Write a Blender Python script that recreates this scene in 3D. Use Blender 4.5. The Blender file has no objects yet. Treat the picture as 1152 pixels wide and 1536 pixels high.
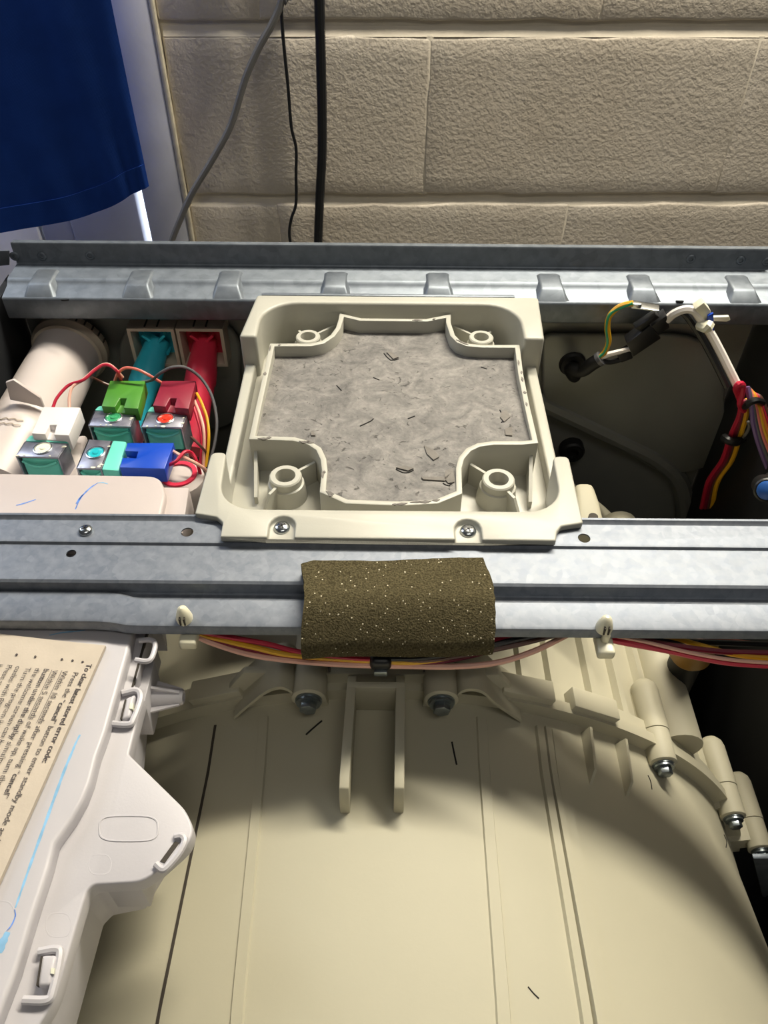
import bpy, bmesh, math, random
from mathutils import Vector, Matrix
random.seed(7)
PI = math.pi
scn = bpy.context.scene
col = scn.collection

# ------------------------------------------------------------------ camera
F, PITCH, CAMH, ROLL = 1200.0, math.radians(45), 0.32, math.radians(0.5)
cam_d = bpy.data.cameras.new('camera')
cam_d.sensor_fit = 'VERTICAL'
cam_d.sensor_height = 36.0
cam_d.lens = 36.0 * F / 1536.0
cam_d.clip_start = 0.01
cam = bpy.data.objects.new('camera', cam_d)
col.objects.link(cam)
cam.matrix_world = Matrix.Translation((0, 0, CAMH)) @ Matrix.Rotation(PI / 2 - PITCH, 4, 'X') @ Matrix.Rotation(ROLL, 4, 'Z')
scn.camera = cam

# ------------------------------------------------------------------ light
vs = scn.view_settings
vs.view_transform = 'Standard'
vs.look = 'None'
vs.exposure = 0.0
vs.gamma = 1.0
vs.use_curve_mapping = False
world = bpy.data.worlds.new('room_light')
scn.world = world
world.use_nodes = True
wb = world.node_tree.nodes['Background']
wb.inputs[0].default_value = (0.86, 0.88, 0.92, 1)
wb.inputs[1].default_value = 0.06


def area(name, loc, target, sx, sy, power, color):
    d = bpy.data.lights.new(name, 'AREA')
    d.shape = 'RECTANGLE'
    d.size, d.size_y, d.energy, d.color = sx, sy, power, color
    o = bpy.data.objects.new(name, d)
    col.objects.link(o)
    o.location = loc
    o.rotation_euler = (Vector(target) - Vector(loc)).to_track_quat('-Z', 'Y').to_euler()
    return o


area('wall_tube_light', (0.30, 0.93, 1.0), (0.05, 0.20, 0), 1.1, 0.08, 36, (1.0, 0.93, 0.79))
area('ceiling_light', (0.3, -0.7, 1.9), (0.1, 0.5, 0), 1.2, 0.3, 6, (1.0, 0.95, 0.86))
area('upper_wall_fill', (0.30, 0.90, 1.03), (0.30, 1.03, 1.25), 0.9, 0.08, 10, (1.0, 0.94, 0.82))  # added fill: brightens the unseen upper wall so the bar reflects it
area('window_daylight', (-0.80, 0.86, 0.66), (-0.15, 0.25, 0), 0.5, 0.4, 5, (0.84, 0.90, 1.0))


# ------------------------------------------------------------------ pixel to place
def ray(px, py):
    u, v = (px - 576) / F, (py - 768) / F
    c, s = math.cos(ROLL), math.sin(ROLL)
    u, v = u * c + v * s, -u * s + v * c
    return Vector((u, math.cos(PITCH) - v * math.sin(PITCH), -math.sin(PITCH) - v * math.cos(PITCH)))


CAM = Vector((0, 0, CAMH))


def U(px, py, z=0.0):                 # point of a level surface at height z
    r = ray(px, py)
    return CAM + r * ((z - CAMH) / r.z)


def V(px, py, y):                     # point of an upright surface at depth y
    r = ray(px, py)
    return CAM + r * (y / r.y)


# ------------------------------------------------------------------ materials
def lin(h):
    h = h.lstrip('#')
    out = []
    for i in (0, 2, 4):
        c = int(h[i:i + 2], 16) / 255
        out.append(c / 12.92 if c <= 0.04045 else ((c + 0.055) / 1.055) ** 2.4)
    return (*out, 1)


def mat(name, hexc, rough=0.5, metal=0.0, var=0.06, vscale=40, bump=0.0, bscale=300, spec=0.5, hex2=None, coat=0.0, emit=0.0, trans=0.0):
    m = bpy.data.materials.new(name)
    m.use_nodes = True
    nt = m.node_tree
    b = nt.nodes['Principled BSDF']
    b.inputs['Roughness'].default_value = rough
    b.inputs['Metallic'].default_value = metal
    b.inputs['Specular IOR Level'].default_value = spec
    b.inputs['Coat Weight'].default_value = coat
    b.inputs['Transmission Weight'].default_value = trans
    tc = nt.nodes.new('ShaderNodeTexCoord')
    n = nt.nodes.new('ShaderNodeTexNoise')
    n.inputs['Scale'].default_value = vscale
    n.inputs['Detail'].default_value = 4
    nt.links.new(tc.outputs['Object'], n.inputs['Vector'])
    c1 = lin(hexc)
    if hex2:
        c2 = lin(hex2)
        lo, hi = c1, c2
    else:
        lo = tuple(max(0, x * (1 - var)) for x in c1[:3]) + (1,)
        hi = tuple(min(1, x * (1 + var)) for x in c1[:3]) + (1,)
    cr = nt.nodes.new('ShaderNodeValToRGB')
    cr.color_ramp.elements[0].position = 0.35
    cr.color_ramp.elements[1].position = 0.65
    cr.color_ramp.elements[0].color = lo
    cr.color_ramp.elements[1].color = hi
    nt.links.new(n.outputs['Fac'], cr.inputs['Fac'])
    nt.links.new(cr.outputs['Color'], b.inputs['Base Color'])
    if bump:
        n2 = nt.nodes.new('ShaderNodeTexNoise')
        n2.inputs['Scale'].default_value = bscale
        n2.inputs['Detail'].default_value = 5
        nt.links.new(tc.outputs['Object'], n2.inputs['Vector'])
        bp = nt.nodes.new('ShaderNodeBump')
        bp.inputs['Strength'].default_value = bump
        bp.inputs['Distance'].default_value = 0.002
        nt.links.new(n2.outputs['Fac'], bp.inputs['Height'])
        nt.links.new(bp.outputs['Normal'], b.inputs['Normal'])
    if emit:
        b.inputs['Emission Color'].default_value = c1
        b.inputs['Emission Strength'].default_value = emit
    return m


M = {}
M['tray'] = mat('cream_plastic', '#b2b0a4', 0.42, var=0.03, vscale=25, bump=0.03, bscale=900)
M['tub'] = mat('tub_plastic', '#b2ad97', 0.55, spec=0.3, var=0.025, vscale=9, bump=0.02, bscale=500)
M['white'] = mat('white_plastic', '#bdbabd', 0.4, var=0.02, vscale=20, bump=0.02, bscale=900)
M['whiteb'] = mat('white_plug_plastic', '#cbc0ba', 0.4, var=0.02)
M['whitep'] = mat('pinkish_white_plastic', '#beb3af', 0.42, var=0.02, vscale=20, bump=0.02, bscale=900)
M['nylon'] = mat('nylon', '#e4dfc4', 0.35, var=0.04, vscale=150)
M['plugw'] = mat('bright_white_plastic', '#e2ddda', 0.4, var=0.02)
M['dark'] = mat('dark_sheet_metal', '#84857f', 0.42, 0.3, var=0.06, vscale=12)
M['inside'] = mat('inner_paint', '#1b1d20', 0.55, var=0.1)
M['panel'] = mat('cabinet_enamel', '#d8d8d6', 0.35)
M['black'] = mat('black_plastic', '#151515', 0.42, var=0.1)
M['rubber'] = mat('black_rubber', '#101010', 0.6)
M['steel'] = mat('zinc_screw', '#c3c8cb', 0.22, 1.0, var=0.08, vscale=300)
M['bolt'] = mat('grey_bolt', '#8b9396', 0.35, 0.9, var=0.12, vscale=250)
M['teal'] = mat('teal_plastic', '#6cd3be', 0.42, var=0.05)
M['green'] = mat('green_plastic', '#4a8a2c', 0.4, var=0.05)
M['maroon'] = mat('maroon_plastic', '#8a1f34', 0.4, var=0.05)
M['blue'] = mat('blue_plastic', '#0f46b8', 0.35, var=0.05)
M['bluepipe'] = mat('turquoise_pipe', '#34c0d8', 0.35, var=0.05)
M['redpipe'] = mat('red_pipe', '#e0344f', 0.35, var=0.05)
M['beige'] = mat('beige_collar', '#c2b4a0', 0.5, var=0.05)
M['greend'] = mat('green_plunger', '#3f9c6a', 0.25, var=0.05)
M['redd'] = mat('red_plunger', '#dc3a26', 0.25, var=0.05)
M['cyan'] = mat('cyan_plunger', '#25b4bf', 0.25, var=0.05)
M['cream'] = mat('cream_plunger', '#e7e6cf', 0.25, var=0.05)
M['paper'] = mat('aged_paper', '#c2b6a5', 0.85, var=0.04, vscale=60, bump=0.05, bscale=700)
M['ink'] = mat('print_ink', '#4a4342', 0.8, var=0.1)
M['pen'] = mat('blue_pen', '#82b2d4', 0.7, var=0.12, vscale=200)
M['pend'] = mat('dark_blue_pen', '#5a87d6', 0.7, var=0.25, vscale=300)
M['hair'] = mat('black_mark', '#1c1a19', 0.8)
M['paint'] = mat('white_paint', '#dcdce2', 0.45, var=0.06, vscale=14, bump=0.1, bscale=120)
M['caulk'] = mat('old_caulk', '#d6ccb4', 0.7, var=0.12, vscale=80)
M['amber'] = mat('amber_cap', '#8a6420', 0.5, var=0.1)
M['gap'] = mat('dark_gap', '#3a342c', 0.8)
M['floor'] = mat('concrete_floor', '#77746e', 0.7, var=0.12, vscale=8)
WIRE = {k: mat('wire_' + k, h, 0.4, var=0.04) for k, h in dict(
    red='#c01f3c', yellow='#e0a81c', pink='#e6b09c', white='#ece4da', black='#17181a', brown='#5b3a30', orange='#e07a28',
    salmon='#e57a6c', grey='#74726f', purple='#6d5380', maroon='#7c1430', greyd='#5c5c5e').items()}


def zinc(name, hexa, hexb, rough, scale, metal=0.7):
    m = bpy.data.materials.new(name)
    m.use_nodes = True
    nt = m.node_tree
    b = nt.nodes['Principled BSDF']
    b.inputs['Metallic'].default_value = metal
    tc = nt.nodes.new('ShaderNodeTexCoord')
    v = nt.nodes.new('ShaderNodeTexVoronoi')
    v.inputs['Scale'].default_value = scale
    n = nt.nodes.new('ShaderNodeTexNoise')
    n.inputs['Scale'].default_value = scale * 0.8
    n.inputs['Detail'].default_value = 6
    mix = nt.nodes.new('ShaderNodeMath')
    mix.operation = 'ADD'
    nt.links.new(tc.outputs['Object'], v.inputs['Vector'])
    nt.links.new(tc.outputs['Object'], n.inputs['Vector'])
    sc = nt.nodes.new('ShaderNodeMath')
    sc.operation = 'MULTIPLY'
    sc.inputs[1].default_value = 0.35
    nt.links.new(v.outputs['Color'], sc.inputs[0])
    nt.links.new(sc.outputs[0], mix.inputs[0])
    nt.links.new(n.outputs['Fac'], mix.inputs[1])
    cr = nt.nodes.new('ShaderNodeValToRGB')
    cr.color_ramp.elements[0].position = 0.4
    cr.color_ramp.elements[1].position = 0.95
    cr.color_ramp.elements[0].color = lin(hexa)
    cr.color_ramp.elements[1].color = lin(hexb)
    nt.links.new(mix.outputs[0], cr.inputs['Fac'])
    nt.links.new(cr.outputs['Color'], b.inputs['Base Color'])
    mr = nt.nodes.new('ShaderNodeMapRange')
    mr.inputs['To Min'].default_value = rough - 0.05
    mr.inputs['To Max'].default_value = rough + 0.08
    nt.links.new(n.outputs['Fac'], mr.inputs['Value'])
    nt.links.new(mr.outputs['Result'], b.inputs['Roughness'])
    return m


M['zinc'] = zinc('galvanised_steel', '#6f757f', '#858a91', 0.54, 260)
M['zincr'] = zinc('galvanised_rail', '#6e757d', '#838a91', 0.50, 150)
M['plate'] = zinc('solenoid_plate', '#8f8f9c', '#b4b4be', 0.32, 160, 0.8)


def chipped_plate():
    m = M['plate']
    return m


def block_material():
    m = bpy.data.materials.new('painted_block')
    m.use_nodes = True
    nt = m.node_tree
    b = nt.nodes['Principled BSDF']
    b.inputs['Roughness'].default_value = 0.62
    tc = nt.nodes.new('ShaderNodeTexCoord')

    def noise(s, d, r=0.6):
        n = nt.nodes.new('ShaderNodeTexNoise')
        n.inputs['Scale'].default_value = s
        n.inputs['Detail'].default_value = d
        n.inputs['Roughness'].default_value = r
        nt.links.new(tc.outputs['Object'], n.inputs['Vector'])
        return n
    big = noise(6, 3)
    cr = nt.nodes.new('ShaderNodeValToRGB')
    cr.color_ramp.elements[0].position = 0.3
    cr.color_ramp.elements[1].position = 0.7
    cr.color_ramp.elements[0].color = lin('#cfc2ae')
    cr.color_ramp.elements[1].color = lin('#ddd2c0')
    nt.links.new(big.outputs['Fac'], cr.inputs['Fac'])
    nt.links.new(cr.outputs['Color'], b.inputs['Base Color'])
    a, c = noise(190, 3, 0.5), noise(420, 2)
    mx = nt.nodes.new('ShaderNodeMath')
    mx.operation = 'MULTIPLY_ADD'
    mx.inputs[1].default_value = 0.3
    nt.links.new(c.outputs['Fac'], mx.inputs[0])
    nt.links.new(a.outputs['Fac'], mx.inputs[2])
    bp = nt.nodes.new('ShaderNodeBump')
    bp.inputs['Strength'].default_value = 0.30
    bp.inputs['Distance'].default_value = 0.004
    nt.links.new(mx.outputs[0], bp.inputs['Height'])
    nt.links.new(bp.outputs['Normal'], b.inputs['Normal'])
    return m


M['block'] = block_material()
M['mortar'] = mat('painted_mortar', '#e0d5c0', 0.65, var=0.06, vscale=20, bump=0.3, bscale=120)


def concrete_material():
    m = bpy.data.materials.new('cast_concrete')
    m.use_nodes = True
    nt = m.node_tree
    b = nt.nodes['Principled BSDF']
    b.inputs['Roughness'].default_value = 0.6
    tc = nt.nodes.new('ShaderNodeTexCoord')

    def noise(s, d, dist=0.0):
        n = nt.nodes.new('ShaderNodeTexNoise')
        n.inputs['Scale'].default_value = s
        n.inputs['Detail'].default_value = d
        n.inputs['Roughness'].default_value = 0.65
        n.inputs['Distortion'].default_value = dist
        nt.links.new(tc.outputs['Object'], n.inputs['Vector'])
        return n
    n1, n2, n3 = noise(48, 9, 1.0), noise(260, 5, 0.5), noise(120, 3, 1.6)
    add = nt.nodes.new('ShaderNodeMath')
    add.operation = 'MULTIPLY_ADD'
    add.inputs[1].default_value = 0.5
    nt.links.new(n2.outputs['Fac'], add.inputs[0])
    nt.links.new(n1.outputs['Fac'], add.inputs[2])
    cr = nt.nodes.new('ShaderNodeValToRGB')
    e = cr.color_ramp.elements
    e[0].position, e[0].color = 0.5, lin('#4f4d4b')
    e[1].position, e[1].color = 0.98, lin('#8f8b85')
    k = e.new(0.72)
    k.color = lin('#6f6c68')
    nt.links.new(add.outputs[0], cr.inputs['Fac'])
    pit = nt.nodes.new('ShaderNodeValToRGB')
    pit.color_ramp.elements[0].position, pit.color_ramp.elements[0].color = 0.30, (0.32, 0.31, 0.30, 1)
    pit.color_ramp.elements[1].position, pit.color_ramp.elements[1].color = 0.37, (1, 1, 1, 1)
    nt.links.new(n3.outputs['Fac'], pit.inputs['Fac'])
    mul = nt.nodes.new('ShaderNodeMix')
    mul.data_type = 'RGBA'
    mul.blend_type = 'MULTIPLY'
    mul.inputs['Factor'].default_value = 1
    nt.links.new(cr.outputs['Color'], mul.inputs['A'])
    nt.links.new(pit.outputs['Color'], mul.inputs['B'])
    nt.links.new(mul.outputs['Result'], b.inputs['Base Color'])
    bp = nt.nodes.new('ShaderNodeBump')
    bp.inputs['Strength'].default_value = 0.5
    bp.inputs['Distance'].default_value = 0.0015
    nt.links.new(add.outputs[0], bp.inputs['Height'])
    bp2 = nt.nodes.new('ShaderNodeBump')
    bp2.inputs['Strength'].default_value = 0.6
    bp2.inputs['Distance'].default_value = 0.001
    nt.links.new(pit.outputs['Color'], bp2.inputs['Height'])
    nt.links.new(bp.outputs['Normal'], bp2.inputs['Normal'])
    nt.links.new(bp2.outputs['Normal'], b.inputs['Normal'])
    return m


M['concrete'] = concrete_material()
M['flake'] = mat('loose_concrete', '#706b64', 0.7, var=0.12, vscale=120, bump=0.2, bscale=400)


def foam_material():
    m = bpy.data.materials.new('open_cell_foam')
    m.use_nodes = True
    nt = m.node_tree
    b = nt.nodes['Principled BSDF']
    b.inputs['Roughness'].default_value = 0.95
    b.inputs['Specular IOR Level'].default_value = 0.15
    tc = nt.nodes.new('ShaderNodeTexCoord')
    n = nt.nodes.new('ShaderNodeTexNoise')
    n.inputs['Scale'].default_value = 1100
    n.inputs['Detail'].default_value = 3
    nt.links.new(tc.outputs['Object'], n.inputs['Vector'])
    cr = nt.nodes.new('ShaderNodeValToRGB')
    cr.color_ramp.elements[0].position, cr.color_ramp.elements[0].color = 0.35, lin('#3c3623')
    cr.color_ramp.elements[1].position, cr.color_ramp.elements[1].color = 0.68, lin('#615940')
    nt.links.new(n.outputs['Fac'], cr.inputs['Fac'])
    v = nt.nodes.new('ShaderNodeTexVoronoi')
    v.inputs['Scale'].default_value = 900
    nt.links.new(tc.outputs['Object'], v.inputs['Vector'])
    sep = nt.nodes.new('ShaderNodeSeparateColor')
    nt.links.new(v.outputs['Color'], sep.inputs['Color'])
    gt = nt.nodes.new('ShaderNodeMath')
    gt.operation = 'GREATER_THAN'
    gt.inputs[1].default_value = 0.955
    nt.links.new(sep.outputs['Red'], gt.inputs[0])
    lt = nt.nodes.new('ShaderNodeMath')
    lt.operation = 'LESS_THAN'
    lt.inputs[1].default_value = 0.33
    nt.links.new(v.outputs['Distance'], lt.inputs[0])
    mm = nt.nodes.new('ShaderNodeMath')
    mm.operation = 'MULTIPLY'
    nt.links.new(gt.outputs[0], mm.inputs[0])
    nt.links.new(lt.outputs[0], mm.inputs[1])
    mix = nt.nodes.new('ShaderNodeMix')
    mix.data_type = 'RGBA'
    nt.links.new(mm.outputs[0], mix.inputs['Factor'])
    nt.links.new(cr.outputs['Color'], mix.inputs['A'])
    mix.inputs['B'].default_value = lin('#d8cfb4')
    nt.links.new(mix.outputs['Result'], b.inputs['Base Color'])
    bp = nt.nodes.new('ShaderNodeBump')
    bp.inputs['Strength'].default_value = 0.8
    bp.inputs['Distance'].default_value = 0.001
    nt.links.new(n.outputs['Fac'], bp.inputs['Height'])
    nt.links.new(bp.outputs['Normal'], b.inputs['Normal'])
    return m


M['foam'] = foam_material()


def cloth_material():
    m = mat('navy_cloth', '#1c3c84', 0.9, var=0.08, vscale=30, spec=0.1)
    nt = m.node_tree
    b = nt.nodes['Principled BSDF']
    tc = nt.nodes.new('ShaderNodeTexCoord')
    w = nt.nodes.new('ShaderNodeTexWave')
    w.inputs['Scale'].default_value = 260
    w.inputs['Distortion'].default_value = 0.4
    nt.links.new(tc.outputs['Object'], w.inputs['Vector'])
    bp = nt.nodes.new('ShaderNodeBump')
    bp.inputs['Strength'].default_value = 0.15
    bp.inputs['Distance'].default_value = 0.001
    nt.links.new(w.outputs['Fac'], bp.inputs['Height'])
    nt.links.new(bp.outputs['Normal'], b.inputs['Normal'])
    return m


M['cloth'] = cloth_material()
M['daylight'] = mat('daylight_pane', '#e9f3ff', 0.3, emit=3.0)


# ------------------------------------------------------------------ mesh helpers
def smooth_path(pts, sub=6):
    pts = [Vector(p) for p in pts]
    if len(pts) < 3:
        return pts
    P = [pts[0] * 2 - pts[1]] + pts + [pts[-1] * 2 - pts[-2]]
    out = []
    for i in range(1, len(P) - 2):
        a, b, c, d = P[i - 1], P[i], P[i + 1], P[i + 2]
        for k in range(sub):
            t = k / sub
            out.append(0.5 * ((2 * b) + (c - a) * t + (2 * a - 5 * b + 4 * c - d) * t * t + (3 * b - a - 3 * c + d) * t ** 3))
    out.append(pts[-1])
    return out


class MB:
    def __init__(s):
        s.v, s.f = [], []

    def add(s, verts, faces):
        o = len(s.v)
        s.v += [tuple(v) for v in verts]
        s.f += [tuple(i + o for i in f) for f in faces]
        return s

    def prism(s, top, down):          # top: list of Vectors (any plane), down: Vector
        n = len(top)
        d = Vector(down)
        vs_ = [Vector(p) for p in top] + [Vector(p) + d for p in top]
        fs = [tuple(range(n)), tuple(range(2 * n - 1, n - 1, -1))]
        fs += [(i, i + n, (i + 1) % n + n, (i + 1) % n) for i in range(n)]
        return s.add(vs_, fs)

    def slab(s, pix, z, t):           # outline in pixels on the level z, thickness t downwards
        return s.prism([U(x, y, z) for x, y in pix], (0, 0, -t))

    def loft(s, a, b):                # two outlines with the same count
        n = len(a)
        return s.add(list(a) + list(b), [tuple(range(n)), tuple(range(2 * n - 1, n - 1, -1))] +
                     [(i, i + n, (i + 1) % n + n, (i + 1) % n) for i in range(n)])

    def box(s, c, size, rz=0.0, m=None):
        c = Vector(c)
        R = m if m is not None else Matrix.Rotation(rz, 3, 'Z')
        vs_ = [c + R @ Vector((x * size[0] / 2, y * size[1] / 2, z * size[2] / 2))
               for x in (-1, 1) for y in (-1, 1) for z in (-1, 1)]
        return s.add(vs_, [(0, 1, 3, 2), (4, 6, 7, 5), (0, 4, 5, 1), (2, 3, 7, 6), (0, 2, 6, 4), (1, 5, 7, 3)])

    def tube(s, pts, r, n=10, sub=6, flat=1.0):
        p = smooth_path(pts, sub)
        N = len(p)
        up = Vector((0, 0, 1))
        vs_ = []
        side_prev = None
        for i in range(N):
            t = (p[min(i + 1, N - 1)] - p[max(i - 1, 0)]).normalized()
            if side_prev is None:
                ref = up if abs(t.z) < 0.9 else Vector((0, 1, 0))
                side = t.cross(ref).normalized()
            else:
                side = (side_prev - t * side_prev.dot(t)).normalized()
            side_prev = side
            nn = side.cross(t)
            rr = r(i / (N - 1)) if callable(r) else r
            for k in range(n):
                a = 2 * PI * k / n
                vs_.append(p[i] + side * (rr * math.cos(a)) + nn * (rr * flat * math.sin(a)))
        fs = [(i * n + k, i * n + (k + 1) % n, (i + 1) * n + (k + 1) % n, (i + 1) * n + k) for i in range(N - 1) for k in range(n)]
        fs += [tuple(range(n - 1, -1, -1)), tuple(range((N - 1) * n, N * n))]
        return s.add(vs_, fs)

    def lathe(s, o, axis, prof, n=28, closed=True):    # prof: (distance along axis, radius)
        o, ax = Vector(o), Vector(axis).normalized()
        e1 = ax.cross(Vector((0, 0, 1)) if abs(ax.z) < 0.9 else Vector((0, 1, 0))).normalized()
        e2 = ax.cross(e1)
        vs_ = []
        for t, r in prof:
            for k in range(n):
                a = 2 * PI * k / n
                vs_.append(o + ax * t + e1 * (r * math.cos(a)) + e2 * (r * math.sin(a)))
        L = len(prof)
        fs = [(i * n + k, i * n + (k + 1) % n, (i + 1) * n + (k + 1) % n, (i + 1) * n + k) for i in range(L - 1) for k in range(n)]
        if closed:
            fs += [tuple(range(n - 1, -1, -1)), tuple(range((L - 1) * n, L * n))]
        else:
            fs += [((L - 1) * n + k, (L - 1) * n + (k + 1) % n, (k + 1) % n, k) for k in range(n)]
        return s.add(vs_, fs)

    def wall(s, path, t, ztop, zbot, closed=False):    # upright band along a plan path, thickness t; ztop may be a list
        P = [Vector((p[0], p[1])) for p in path]
        N = len(P)
        zt = ztop if isinstance(ztop, (list, tuple)) else [ztop] * N
        L, R = [], []
        for i in range(N):
            a = P[i - 1] if (i > 0 or closed) else None
            c = P[(i + 1) % N] if (i < N - 1 or closed) else None
            b = P[i]
            d1 = (b - a).normalized() if a is not None else (c - b).normalized()
            d2 = (c - b).normalized() if c is not None else d1
            n1, n2 = Vector((-d1.y, d1.x)), Vector((-d2.y, d2.x))
            nn = (n1 + n2)
            nn = nn / max(nn.length_squared / 2, 0.5)
            L.append(b + nn * t / 2)
            R.append(b - nn * t / 2)
        vs_ = []
        for i in range(N):
            vs_ += [(L[i].x, L[i].y, zt[i]), (R[i].x, R[i].y, zt[i]), (R[i].x, R[i].y, zbot), (L[i].x, L[i].y, zbot)]
        fs = []
        for i in range(N if closed else N - 1):
            j = (i + 1) % N
            for k in range(4):
                fs.append((i * 4 + k, i * 4 + (k + 1) % 4, j * 4 + (k + 1) % 4, j * 4 + k))
        if not closed:
            fs += [(3, 2, 1, 0), tuple((N - 1) * 4 + k for k in range(4))]
        return s.add(vs_, fs)

    def grid(s, rows, thick=None):
        h, w = len(rows), len(rows[0])
        vs_ = [p for r in rows for p in r]
        return s.add(vs_, [(i * w + j, i * w + j + 1, (i + 1) * w + j + 1, (i + 1) * w + j) for i in range(h - 1) for j in range(w - 1)])

    def build(s, name, material, parent=None, bevel=0.0, seg=2, angle=35, solid=0.0, offset=-1, subsurf=0, cuts=None):
        me = bpy.data.meshes.new(name)
        me.from_pydata(s.v, [], s.f)
        bm = bmesh.new()
        bm.from_mesh(me)
        bmesh.ops.recalc_face_normals(bm, faces=bm.faces)
        bm.to_mesh(me)
        bm.free()
        me.materials.append(material)
        o = bpy.data.objects.new(name, me)
        col.objects.link(o)
        if solid:
            md = o.modifiers.new('thickness', 'SOLIDIFY')
            md.thickness, md.offset = solid, offset
        tmp = []
        for c in (cuts or []):
            cm = bpy.data.meshes.new('cutter')
            cm.from_pydata(c.v, [], c.f)
            b2 = bmesh.new()
            b2.from_mesh(cm)
            bmesh.ops.recalc_face_normals(b2, faces=b2.faces)
            b2.to_mesh(cm)
            b2.free()
            co = bpy.data.objects.new('cutter', cm)
            col.objects.link(co)
            tmp.append(co)
            md = o.modifiers.new('cut', 'BOOLEAN')
            md.operation, md.object, md.solver = 'DIFFERENCE', co, 'EXACT'
        if subsurf:
            md = o.modifiers.new('sub', 'SUBSURF')
            md.levels = md.render_levels = subsurf
        if bevel:
            md = o.modifiers.new('bevel', 'BEVEL')
            md.width, md.segments, md.limit_method, md.angle_limit = bevel, seg, 'ANGLE', math.radians(30)
        if o.modifiers:
            dg = bpy.context.evaluated_depsgraph_get()
            dg.update()
            nm = bpy.data.meshes.new_from_object(o.evaluated_get(dg))
            o.modifiers.clear()
            o.data = nm
            nm.name = name
            me = nm
            for co in tmp:
                bpy.data.objects.remove(co)
        me.shade_smooth()
        me.set_sharp_from_angle(angle=math.radians(angle))
        if parent is not None:
            o.parent = parent
            o.matrix_parent_inverse = parent.matrix_world.inverted()
        return o


def tag(o, label, cat, group=None):
    o['label'] = label
    o['category'] = cat
    if group:
        o['group'] = group
    return o


def struct(o):
    o['kind'] = 'structure'
    return o


def thing(name, loc, label, cat, group=None):
    o = bpy.data.objects.new(name, None)
    o.empty_display_size = 0.02
    col.objects.link(o)
    o.location = loc
    o.matrix_world = Matrix.Translation(loc)
    return tag(o, label, cat, group)


def rounded(pts, r, n=5):             # round the corners of a plan outline of 2D/3D points
    out = []
    N = len(pts)
    for i in range(N):
        a, b, c = Vector(pts[i - 1]), Vector(pts[i]), Vector(pts[(i + 1) % N])
        rr = r[i] if isinstance(r, (list, tuple)) else r
        if rr <= 0:
            out.append(b)
            continue
        d1, d2 = (a - b), (c - b)
        k = min(rr, d1.length * 0.48, d2.length * 0.48)
        p, q = b + d1.normalized() * k, b + d2.normalized() * k
        for j in range(n + 1):
            t = j / n
            out.append(p * (1 - t) ** 2 + b * 2 * t * (1 - t) + q * t * t)
    return out


def pxo(pix, z):
    return [U(x, y, z) for x, y in pix]


# ================================================================== SETTING
FLOOR_Z = -0.85
struct(MB().box((0, 0.2, FLOOR_Z - 0.02), (4.4, 3.4, 0.04)).build('floor', M['floor']))

# ---- back wall of painted concrete blocks, turned a little away to the right
WY, WROT = 1.03, math.radians(1.4)
wdir = Vector((math.cos(WROT), math.sin(WROT), 0))
wnor = Vector((math.sin(WROT), -math.cos(WROT), 0))     # towards the room
w0 = Vector((0, WY, 0))


def wall_hit(px, py, out=0.0):        # place on the wall face: (distance along, height)
    r = ray(px, py)
    o = w0 + wnor * out
    t = (o - CAM).dot(wnor) / r.dot(wnor)
    p = CAM + r * t
    return (p - w0).dot(wdir), p.z


def wpt(s, z, out=0.0):
    return w0 + wdir * s + wnor * out + Vector((0, 0, z))


Rw = Matrix.Rotation(WROT, 3, 'Z')
s_edge = wall_hit(262, 180)[0]        # where the blocks end at the window
zj1 = wall_hit(700, 42)[1]
zj2 = wall_hit(700, 300)[1]
course = zj1 - zj2
sj_mid = (wall_hit(640, 180)[0], wall_hit(1106, 180)[0])
blk = sj_mid[1] - sj_mid[0]
s_right = 2.0
wall = MB()
wall.box(wpt((s_edge + s_right) / 2, 0.5, -0.056), (s_right - s_edge, 0.1, 2.7), m=Rw)
wall_back = struct(wall.build('wall_back', M['mortar']))


def block_piece(sa, sb, za, zb):
    nx, nz = max(2, int((sb - sa) / 0.03)), 8
    rnd = random.Random(int(sa * 1000) + int(za * 977))
    rows = []
    front = []
    for j in range(nz + 1):
        row = []
        for i in range(nx + 1):
            e = 0.0012 if (i in (0, nx) or j in (0, nz)) else 0
            s_ = sa + (sb - sa) * i / nx + rnd.uniform(-1, 1) * e
            z_ = za + (zb - za) * j / nz + rnd.uniform(-1, 1) * e * 1.4
            row.append(wpt(s_, z_, rnd.uniform(-0.0006, 0.0006)))
        front.append(row)
    mb = MB()
    mb.grid(front)
    W = nx + 1
    # returns into the joint
    ring = [(0, i) for i in range(nx + 1)] + [(j, nx) for j in range(1, nz + 1)] + [(nz, i) for i in range(nx - 1, -1, -1)] + [(j, 0) for j in range(nz - 1, 0, -1)]
    base = len(mb.v)
    for j, i in ring:
        mb.v.append(tuple(front[j][i] - wnor * 0.03))
    n = len(ring)
    for k in range(n):
        a, b = ring[k], ring[(k + 1) % n]
        mb.f.append((a[0] * W + a[1], base + k, base + (k + 1) % n, b[0] * W + b[1]))
    return mb.build('block', M['block'], wall_back, bevel=0.0035, seg=3, angle=50)


gap = 0.0080
vj = []
for ci in range(-2, 8):
    za, zb = zj2 + course * ci, zj2 + course * (ci + 1)
    off = 0 if ci % 2 == 0 else blk / 2
    k = -3
    while True:
        a = sj_mid[0] + off + blk * k
        b = a + blk
        k += 1
        if b <= s_edge + 0.02:
            continue
        if a > s_right:
            break
        tight = -0.0012
        vj.append((a, za, zb))
        block_piece(max(a + tight, s_edge), min(b - tight, s_right), za + gap * 0.9, zb - gap * (1.1 if ci == 0 else 0.7))

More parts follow.
